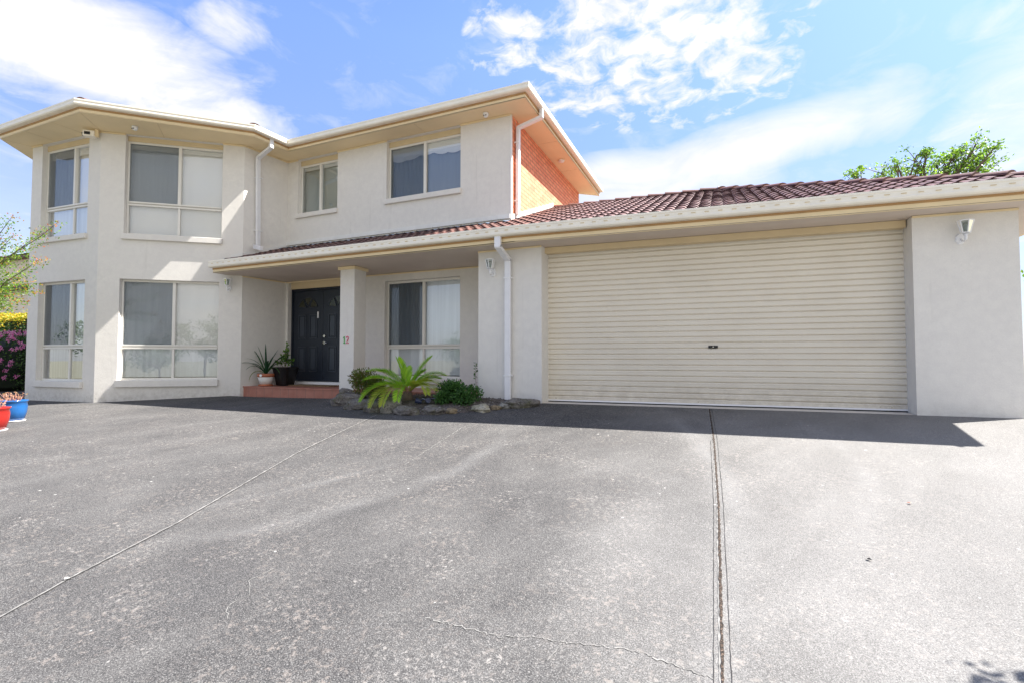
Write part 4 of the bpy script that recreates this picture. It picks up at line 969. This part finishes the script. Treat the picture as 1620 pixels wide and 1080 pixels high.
RK = [(-6.42, 7.12, .20, .16, .17, 'rock_dark', 'upright dark mossy rock at the foot of the porch column', .3),
      (-6.02, 6.72, .30, .18, .17, 'rock_dark', 'large dark pitted rock second from the porch column', .6),
      (-5.50, 6.42, .24, .15, .13, 'rock_dark', 'low dark rock under the left fronds of the cycad', .35),
      (-5.08, 6.27, .19, .13, .13, 'rock_dark', 'rough dark rock left of the tall grey boulder', .2),
      (-4.78, 6.27, .17, .13, .20, 'rock_grey', 'tall smooth grey boulder in front of the cycad trunk', .0),
      (-4.42, 6.20, .22, .14, .10, 'rock_dark', 'broken dark rock right of the tall grey boulder', -.1),
      (-4.02, 6.30, .20, .13, .10, 'rock_dark', 'flat dark rock in front of the dark round shrub', -.3),
      (-3.74, 6.38, .11, .08, .065, 'rock_tan', 'small tan rock below the dark round shrub', -.3),
      (-3.36, 6.58, .17, .11, .085, 'rock_pale', 'pale sandy rock right of the dark round shrub', -.4),
      (-3.17, 6.72, .09, .07, .05, 'rock_tan', 'small brown rock beside the pale sandy one', .2),
      (-3.06, 6.82, .09, .08, .07, 'rock_grey', 'small grey rock against the long mossy one', .1),
      (-2.84, 6.97, .27, .13, .11, 'rock_dark', 'long low mossy rock at the garage end of the bed', .55)]
for i, r in enumerate(RK): rock(r[0], r[1], r[2], r[3], r[4] * .85, M[r[5]], r[6], r[7], i + 1)
# solar spotlights
def spot(x, y, label, a):
    p = Vector((x, y, G(x, y) + .06)); T = empty('solar_spotlight', p, label, 'garden light', 'small solar spotlights in the bed')
    d_ = Vector((math.cos(a), math.sin(a), .25)).normalized()
    mb = MB(); mb.tube([p + Vector((0, 0, -.1)), p + Vector((0, 0, .06))], .008, 6); mb.build('stake', M['black'], T)
    mb = MB(); q = p + Vector((0, 0, .09)); mb.tube([q - d_ * .05, q + d_ * .05], .032, 12, .042); mb.build('lamp_head', M['bluebody'], T)
    mb = MB(); s_ = d_.cross(Vector((0, 0, 1))).normalized(); mb.obox(q + Vector((.10, .02, .03)), s_, d_, s_.cross(d_), -.05, .05, -.05, .05, -.006, .006); mb.build('solar_panel', M['bluebody'], T)
M['bluebody'] = simple('dark_blue_plastic', (.02, .03, .075), .3, .1)
spot(-4.36, 6.42, 'dark blue solar spotlight lying right of the cycad, the left of the pair', -2.6); spot(-4.22, 6.46, 'dark blue solar spotlight leaning on the round shrub, the right of the pair', -.8)

# potted plants
def potted(name, p, prof, mat, label, sq=None, saucer=None, band=None):
    T = empty(name, p, label, 'potted plant'); mb = MB(); mb.lathe(p, prof, 28, sq); pt = mb.build('pot', mat, T, smooth=sq is None)
    rr, zz = prof[-3]; mb = MB(); mb.lathe(Vector(p) + Vector((0, 0, 0)), [(rr * .9, zz * .90), (rr * .9, zz * .92)], 20, sq); mb.build('potting_soil', M['soil'], T)
    return T, pt
zf = .101
p1_ = Vector((-9.22, 7.68, zf))
T, pt = potted('potted_plant', p1_, [(.135, 0), (.15, .015), (.15, .03), (.12, .032), (.155, .20), (.16, .205), (.172, .205), (.172, .27), (.15, .27), (.148, .22), (.13, .215)], M['terra'], 'terracotta pot with a white band and arching strappy dark leaves, on the porch step')
mb = MB(); mb.lathe(p1_, [(.1235, .045), (.1585, .195), (.157, .197), (.122, .047)], 28); mb.build('white_band', M['flash'], pt, smooth=True)
mb = MB(); mb.tube([p1_ + Vector((.05, -.165, .235)), p1_ + Vector((.052, -.18, .235))], .03, 14); mb.build('white_tag', M['white'], pt)
M['strap'] = m_leaf('clivia_leaf', [(.012, .05, .022), (.025, .09, .03), (.018, .065, .03), (.05, .13, .035)], .15, .3)
M['strapyel'] = m_leaf('yellowing_leaf', [(.30, .32, .05), (.12, .22, .04)], .2, .4)
top_ = p1_ + Vector((0, 0, .25))
SL = [(-64, 22, .1, 1.6), (-58, 14, -.1, 1.9), (-22, 60, 0, .2), (4, 66, .1, .15), (30, 46, .1, 1.0), (52, 40, 0, 1.2), (66, 42, .1, .9), (40, 16, .2, 1.7), (-40, 34, .15, 1.4), (46, -10, .2, 2.4), (-26, 8, .35, 2.0), (18, 52, -.15, .6), (-34, 50, -.1, .5), (-12, 44, -.2, .6), (60, 28, -.1, 1.4), (24, 30, .3, 1.4)]
mb = MB()
for (dx, dy, tw, dr_) in SL:
    tip = rt * (dx / 128) + Vector((0, 0, dy / 124)) + toward * tw; L = tip.length * 1.15 + .08
    strap(mb, top_ + rv() * .02, tip.normalized() + Vector((0, 0, dr_ * .5)), L, .042, dr_ * 1.1)
mb.build('leaves', M['strap'], T)
mb = MB(); strap(mb, top_, (-.5, -.35, .45), .50, .045, 4.2); mb.build('leaves', M['strapyel'], T)
p2_ = Vector((-8.97, 7.98, zf))
T, pt = potted('potted_plant', p2_, [(.13, 0), (.15, .01), (.22, .36), (.235, .40), (.235, .41), (.21, .41), (.205, .37), (.19, .36)], M['blackpot'], 'tall tapered black pot with a leafy upright shrub beside the front door', sq=4.5)
mb = MB(); mb2 = MB()
tipz = [(0, 0, .42), (.05, 0, .50), (-.05, .02, .46), (.10, -.02, .30), (-.12, 0, .30), (.0, .04, .60), (-.2, -.06, .20), (.17, .03, .22)]
for (a, b, c) in tipz:
    e = p2_ + Vector((a, b, .36 + c * .95)); mb.tube([p2_ + Vector((0, 0, .34)), p2_ + Vector((a * .4, b, .40 + c * .4)), e], .007, 5, .003)
    for k in range(30): t = random.uniform(.35, 1.02); leafquad(mb2, lerp(p2_ + Vector((a * .3, b, .42)), e, t) + rv() * .03, rv() + Vector((0, 0, .2)), .036, .07)
mb.build('stems', M['bark'], T); M['gard'] = m_leaf('gardenia_leaf', [(.03, .085, .02), (.07, .16, .03), (.16, .26, .05), (.04, .10, .02)], .2, .25); mb2.build('leaves', M['gard'], T)
mb = MB(); mb.box(-8.86, -7.66, 7.93, 8.33, zf, zf + .018); T = mb.build('doormat', M['mat'], bevel=.005); tag(T, 'brown coir doormat on the porch tiles before the navy doors', 'doormat')

def bowl(p, r, h, mat, label, twig=True):
    p = Vector(p); T = empty('potted_plant', p, label, 'potted plant')
    mb = MB(); mb.lathe(p, [(r * .62, .012), (r * .80, .03), (r * .96, h * .45), (r * 1.0, h * .72), (r * .95, h * .9), (r * 1.04, h * .95), (r * 1.05, h), (r * .96, h), (r * .88, h * .9), (r * .8, h * .8)], 36); mb.build('pot', mat, T, smooth=True)
    mb = MB(); mb.lathe(p, [(r * .7, 0), (r * .86, .004), (r * .9, .022), (r * .84, .022), (r * .8, .014)], 32); mb.build('saucer', M['pipe'], T, smooth=True)
    mb = MB(); mb.lathe(p, [(r * .9, h * .86), (r * .88, h * .88)], 24); mb.build('potting_soil', M['soil'], T)
    mb = MB(); ml = MB()
    for i in range(26):
        a = random.uniform(0, 6.28); rr = random.uniform(.1, .8) * r; b = p + Vector((math.cos(a) * rr * .5, math.sin(a) * rr * .5, h * .88)); o_ = Vector((math.cos(a), math.sin(a), 0)) * rr
        e = b + o_ * .9 + Vector((0, 0, random.uniform(.08, .17))); m1 = (b + e) / 2 + rv() * .02; mb.tube([b, m1, e], .005, 5, .003)
        e2 = m1 + rv() * .05 + Vector((0, 0, .03)); mb.tube([m1, e2], .004, 5, .003)
        for q in (e, e2):
            for k in range(4): leafquad(ml, q, rv() + Vector((0, 0, .5)), .012, .022)
    mb.build('stems', M['twig'], T); ml.build('leaves', M['succ'], T); return T
M['succ'] = m_leaf('pink_succulent', [(.45, .20, .15), (.35, .25, .12), (.55, .30, .25)], .2)
px1 = (-10.42, 3.98); bowl((*px1, G(*px1)), .18, .34, M['bluepot'], 'glossy blue bowl pot of bare pink stems at the left edge of the drive')
px2 = (-9.58, 3.44); bowl((*px2, G(*px2)), .19, .34, M['redpot'], 'glossy red bowl pot in front of the blue one, cut by the left edge')

# crepe myrtle at the left
M['myrtle'] = m_leaf('myrtle_leaf', [(.05, .12, .02), (.12, .24, .03), (.24, .34, .05), (.09, .18, .03)], .45, .4)
M['myrtlered'] = m_leaf('myrtle_new_growth', [(.45, .10, .04), (.42, .22, .06), (.30, .30, .06)], .45, .4)
def at_y(px, py, y):
    v = fw + rt * ((px - 810) / f_px) + up * ((540 - py) / f_px); return Vector((0, 0, CAMZ)) + v * (y / v.y)
tb = Vector((-12.9, 3.9, G(-12.9, 3.9)))
T = empty('crepe_myrtle', tb, 'airy young tree with reddish new tips reaching in at the left edge, before the bay', 'tree')
mb = MB(); mb.tube([tb, tb + Vector((.1, .1, 1.0)), tb + Vector((.3, .2, 1.8))], .055, 8, .04); mb.build('trunk', M['bark'], T)
fork = tb + Vector((.3, .2, 1.8))
tips = [(20, 342, 4.3), (22, 372, 4.5), (70, 368, 4.3), (92, 352, 4.2), (40, 392, 4.5), (64, 410, 4.2), (10, 415, 4.6), (30, 440, 4.2), (50, 448, 4.4), (18, 468, 4.1), (55, 462, 4.2), (12, 490, 4.3), (-20, 350, 4.4), (-30, 400, 4.2), (-20, 450, 4.4), (-40, 320, 4.5), (36, 478, 4.0), (5, 372, 4.6), (44, 425, 4.5)]
mbb, ml, mr = MB(), MB(), MB()
for i, (a, b, y) in enumerate(tips):
    e = at_y(a, b, y) ; st = fork + Vector((random.uniform(-.1, .3), 0, random.uniform(-.2, .5))); m1 = lerp(st, e, .5) + Vector((0, 0, .12)); pts = [st, lerp(st, m1, .6) + rv() * .05, m1, lerp(m1, e, .6) + rv() * .04, e]; mbb.tube(pts, .014, 5, .003)
    for k in range(240):
        t = random.uniform(.25, 1.0); seg = min(3, int(t * 4)); q = lerp(pts[seg], pts[seg + 1], t * 4 - seg); sp_ = .10 * (1.15 - t * .5)
        q = q + Vector((random.gauss(0, sp_), random.gauss(0, sp_), random.gauss(0, sp_ * .55)))
        red = (t > .93 and random.random() < .75) or random.random() < .08
        leafquad(mr if red else ml, q, rv() + (e - st).normalized() * .6, .022, .042)
mbb.build('branches', M['bark'], T); ml.build('crown', M['myrtle'], T); mr.build('young_leaves', M['myrtlered'], T)
# hedge, flowering bush, neighbour
M['hedge'] = m_leaf('hedge_leaf', [(.015, .04, .012), (.04, .09, .02), (.08, .15, .03), (.02, .05, .015)], .3, .45)
M['hedgegold'] = m_leaf('golden_new_leaf', [(.55, .32, .03), (.50, .42, .05), (.30, .34, .05)], .45, .45)
def hedge(name, x0, x1, y0, y1, z0, z1, n, mats, label, cat='hedge', gold=0.0):
    T = empty(name, ((x0 + x1) / 2, (y0 + y1) / 2, z0), label, cat); a, b = MB(), MB()
    for i in range(n):
        u_ = random.random(); face = random.random()
        x = random.uniform(x0, x1); z = random.uniform(z0, z1); y = y0 + abs(random.gauss(0, .12)) + .12 * math.sin(x * 2.1) + .08 * math.sin(z * 5 + x)
        if face < .3: z = z1 - abs(random.gauss(0, .09)) + .07 * math.sin(x * 3.3); y = random.uniform(y0, y1)
        if face > .85: x = x1 - abs(random.gauss(0, .1)); y = random.uniform(y0, y1)
        g_ = random.random() < gold * max(0, (z - (z1 - .55)) / .5)
        leafquad(b if g_ else a, Vector((x, y, z)), rv() + Vector((0, -.4, .4)), .05, .085)
    a.build('foliage', mats[0], T)
    if len(mats) > 1: b.build('golden_tips', mats[1], T)
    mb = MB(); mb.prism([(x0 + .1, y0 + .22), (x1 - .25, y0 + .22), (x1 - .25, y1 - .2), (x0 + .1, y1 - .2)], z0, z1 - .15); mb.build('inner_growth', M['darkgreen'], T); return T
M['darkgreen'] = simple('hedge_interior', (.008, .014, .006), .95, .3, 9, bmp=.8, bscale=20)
hedge('hedge', -25, -17.2, 8.1, 9.6, -.4, 2.15, 15000, [M['hedge'], M['hedgegold']], 'clipped dark hedge with golden new tips behind the pink flowering bush', gold=1.1)
M['pinkbloom'] = m_leaf('pink_bloom', [(.60, .10, .38), (.72, .22, .52), (.80, .42, .66), (.50, .06, .30)], .3, .5)
T = empty('flowering_bush', (-17.9, 6.9, -.35), 'dark leafy bush covered in pink blossom beside the bay, before the hedge', 'bush')
a, b = MB(), MB(); cc = Vector((-17.9, 6.95, .45))
for i in range(9000):
    d_ = rv(); r = random.uniform(.62, 1) ; q = cc + Vector((d_.x * 1.75 * r, d_.y * .85 * r, d_.z * .95 * r)) + rv() * .05
    leafquad(a, q, rv() + Vector((0, 0, .3)), .04, .07)
for i in range(420):
    d_ = rv()
    if d_.y > .35 or d_.z < -.25: continue
    q = cc + Vector((d_.x * 1.82, d_.y * .92, d_.z * 1.0)); 
    for k in range(26): leafquad(b, q + rv() * random.uniform(.015, .06), rv(), .028, .036)
a.build('foliage', M['hedge'], T); b.build('blossom', M['pinkbloom'], T)
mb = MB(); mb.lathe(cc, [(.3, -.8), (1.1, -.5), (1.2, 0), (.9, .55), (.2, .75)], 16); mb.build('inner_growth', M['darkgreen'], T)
NB = empty('neighbouring_house', (-36, 16, 0), 'pale two storey neighbouring house glimpsed behind the young tree at the left', 'house')
M['nbwall'] = simple('neighbour_wall', (.74, .66, .56), .8, .06, 2, bmp=.2)
mb = MB(); mb.box(-48, -31.6, 14.2, 24, -.5, 4.55); mb.box(-46, -34.0, 15.2, 23, 4.55, 6.7); mb.build('wall', M['nbwall'], NB)
mb = MB(); mb.box(-48.5, -31.2, 13.7, 24.4, 4.56, 4.75); mb.build('gutter', M['rock_dark'], NB)
mb = MB(); mb.box(-46.4, -33.6, 14.8, 23.4, 6.7, 6.86); mb.add([(-46.5, 14.7, 6.87), (-33.5, 14.7, 6.87), (-33.5, 23.5, 6.87), (-46.5, 23.5, 6.87), (-42, 19.1, 8.6), (-38, 19.1, 8.6)], [(0, 1, 5, 4), (1, 2, 5), (2, 3, 4, 5), (3, 0, 4)]); mb.build('roof', M['tile'], NB)
# right-hand neighbours
hedge('hedge', 5.2, 9.0, 11.0, 12.2, -.2, 2.35, 3500, [M['myrtle']], 'bright leafy hedge glimpsed past the right corner of the garage')

# rear tree
def rear_tree(base, tips, label, spread=.34, ls=.13, per=150, group=None, mat='gum', trunk_r=.16):
    base = Vector(base); T = empty('tree', base, label, 'tree', group); mb = MB(); fk = base + Vector((0, 0, 3.2)); mb.tube([base, base + Vector((.1, 0, 1.8)), fk], trunk_r, 9, trunk_r * .7); mb.build('trunk', M['bark'], T)
    mb, ml = MB(), MB()
    for (e, sc) in tips:
        e = Vector(e); m1 = lerp(fk, e, .5) + Vector((0, 0, .3)); pts = [fk, m1, lerp(m1, e, .6) + rv() * .12, e]; mb.tube(pts, .06, 6, .014)
        for tw in range(7):
            c = e + Vector((random.gauss(0, spread * sc), random.gauss(0, spread * sc), random.gauss(0, spread * .7 * sc))); mb.tube([lerp(m1, e, random.uniform(.5, 1)), c], .016, 4, .005)
            for k in range(int(per / 7 * sc)):
                leafquad(ml, c + Vector((random.gauss(0, 1), random.gauss(0, 1), random.gauss(0, .7))) * spread * .42 * sc, rv() + Vector((0, 0, -.2)), ls * .55, ls)
    mb.build('branches', M['bark'], T); ml.build('crown', M[mat], T); return T
M['gum'] = m_leaf('tree_leaf', [(.06, .12, .03), (.14, .26, .04), (.26, .38, .07), (.05, .11, .04)], .4, .35)
Y_ = 17
ta = [((1349, 272), .75), ((1352, 285), .6), ((1395, 272), .7), ((1420, 262), .8), ((1412, 280), .9), ((1450, 246), .7), ((1462, 262), 1), ((1468, 242), .5), ((1487, 255), .9), ((1485, 272), 1), ((1440, 275), .9),
      ((1505, 250), .7), ((1520, 262), .9), ((1515, 240), .5), ((1545, 228), .8), ((1540, 240), 1), ((1552, 255), .9), ((1530, 270), 1), ((1575, 232), .6), ((1562, 246), .7), ((1560, 268), .8), ((1500, 275), 1), ((1470, 290), 1), ((1540, 290), 1), ((1400, 295), 1)]
rear_tree((5.0, 17.5, -.2), [(at_y(a, b, Y_ + random.uniform(-.5, .5)), s) for (a, b), s in ta], 'leafy green tree rising behind the garage roof at the right', .21, .085, 200)

# trees and houses across the street, seen only in the window panes
M['far'] = m_leaf('far_leaf', [(.03, .06, .02), (.06, .11, .03), (.10, .16, .05)], .3, .5)
def crown_tree(x, y, z, h, r, label):
    tips = []
    for i in range(13):
        d_ = rv(); tips.append((Vector((x, y, z + h * .68)) + Vector((d_.x * r, d_.y * r, d_.z * r * .7)), 2.6))
    return rear_tree((x, y, z), tips, label, .34, .30, 90, 'street trees opposite the house', 'far', .2)
proto = crown_tree(-14, -56, -3.3, 8, 2.6, 'street tree opposite the house')
kids = [c for c in proto.children]
for (x, y, s_, rz) in ((-30, -52, 1.1, 1.0), (-2, -58, .9, 2.0), (14, -60, 1.2, 3.0), (-52, -40, 1.2, 4.0), (30, -54, .9, 5.0), (50, -38, 1.0, .5), (-22, -60, .8, 2.2), (-8, -62, 1.1, 3.3), (-40, -56, 1.0, 4.4), (6, -52, .8, 5.5), (22, -64, 1.1, .9), (-62, -30, 1.1, 1.9), (40, -48, .9, 2.7), (60, -24, 1.2, .2)):
    r = proto.copy(); COL.objects.link(r); r.location = (x, y, -3.3); r.scale = (s_,) * 3; r.rotation_euler = (0, 0, rz)
    for c in kids: q = c.copy(); COL.objects.link(q); q.parent = r

# a small tree past the right edge of the frame; only its shadow shows
tp = (4.1, 3.5, G(4.1, 3.5)); rear_tree(tp, [((2.95 + dx, 3.45 + dy, 2.0 + dz), .9) for dx, dy, dz in ((-.12, -.05, 0), (.05, .0, .08), (.1, -.2, -.1), (.25, -.05, .1), (.45, -.1, .1))], 'small leafy tree whose shadow falls on the drive at the lower right corner', .12, .07, 130, None, 'gum', .05)
# leaves on the drive
def litter(x, y, mat, s_, label, a):
    mb = MB(); z = G(x, y) + .008; c = Vector((x, y, z)); n = 7; vs_ = [c + Vector((0, 0, .01))]
    for i in range(n): t = a + 2 * math.pi * i / n; r = s_ * (1 if i % 2 else .62); vs_.append(c + Vector((math.cos(t) * r, math.sin(t) * r * .7, random.uniform(0, .008))))
    mb.add(vs_, [(0, i + 1, (i + 1) % n + 1) for i in range(n)]); T = mb.build('fallen_leaf', mat); tag(T, label, 'leaf', 'dead leaves on the drive')
litter(-3.79, 1.73, M['paleline'], .022, 'pale dead leaf on the slanting groove at the left of the drive', .3)
litter(.80, 3.54, M['black'], .018, 'small black leaf on the pale concrete in front of the garage', 1.1)
litter(1.28, 4.53, M['twig'], .02, 'small brown leaf on the pale concrete nearer the garage shadow', 2.1)
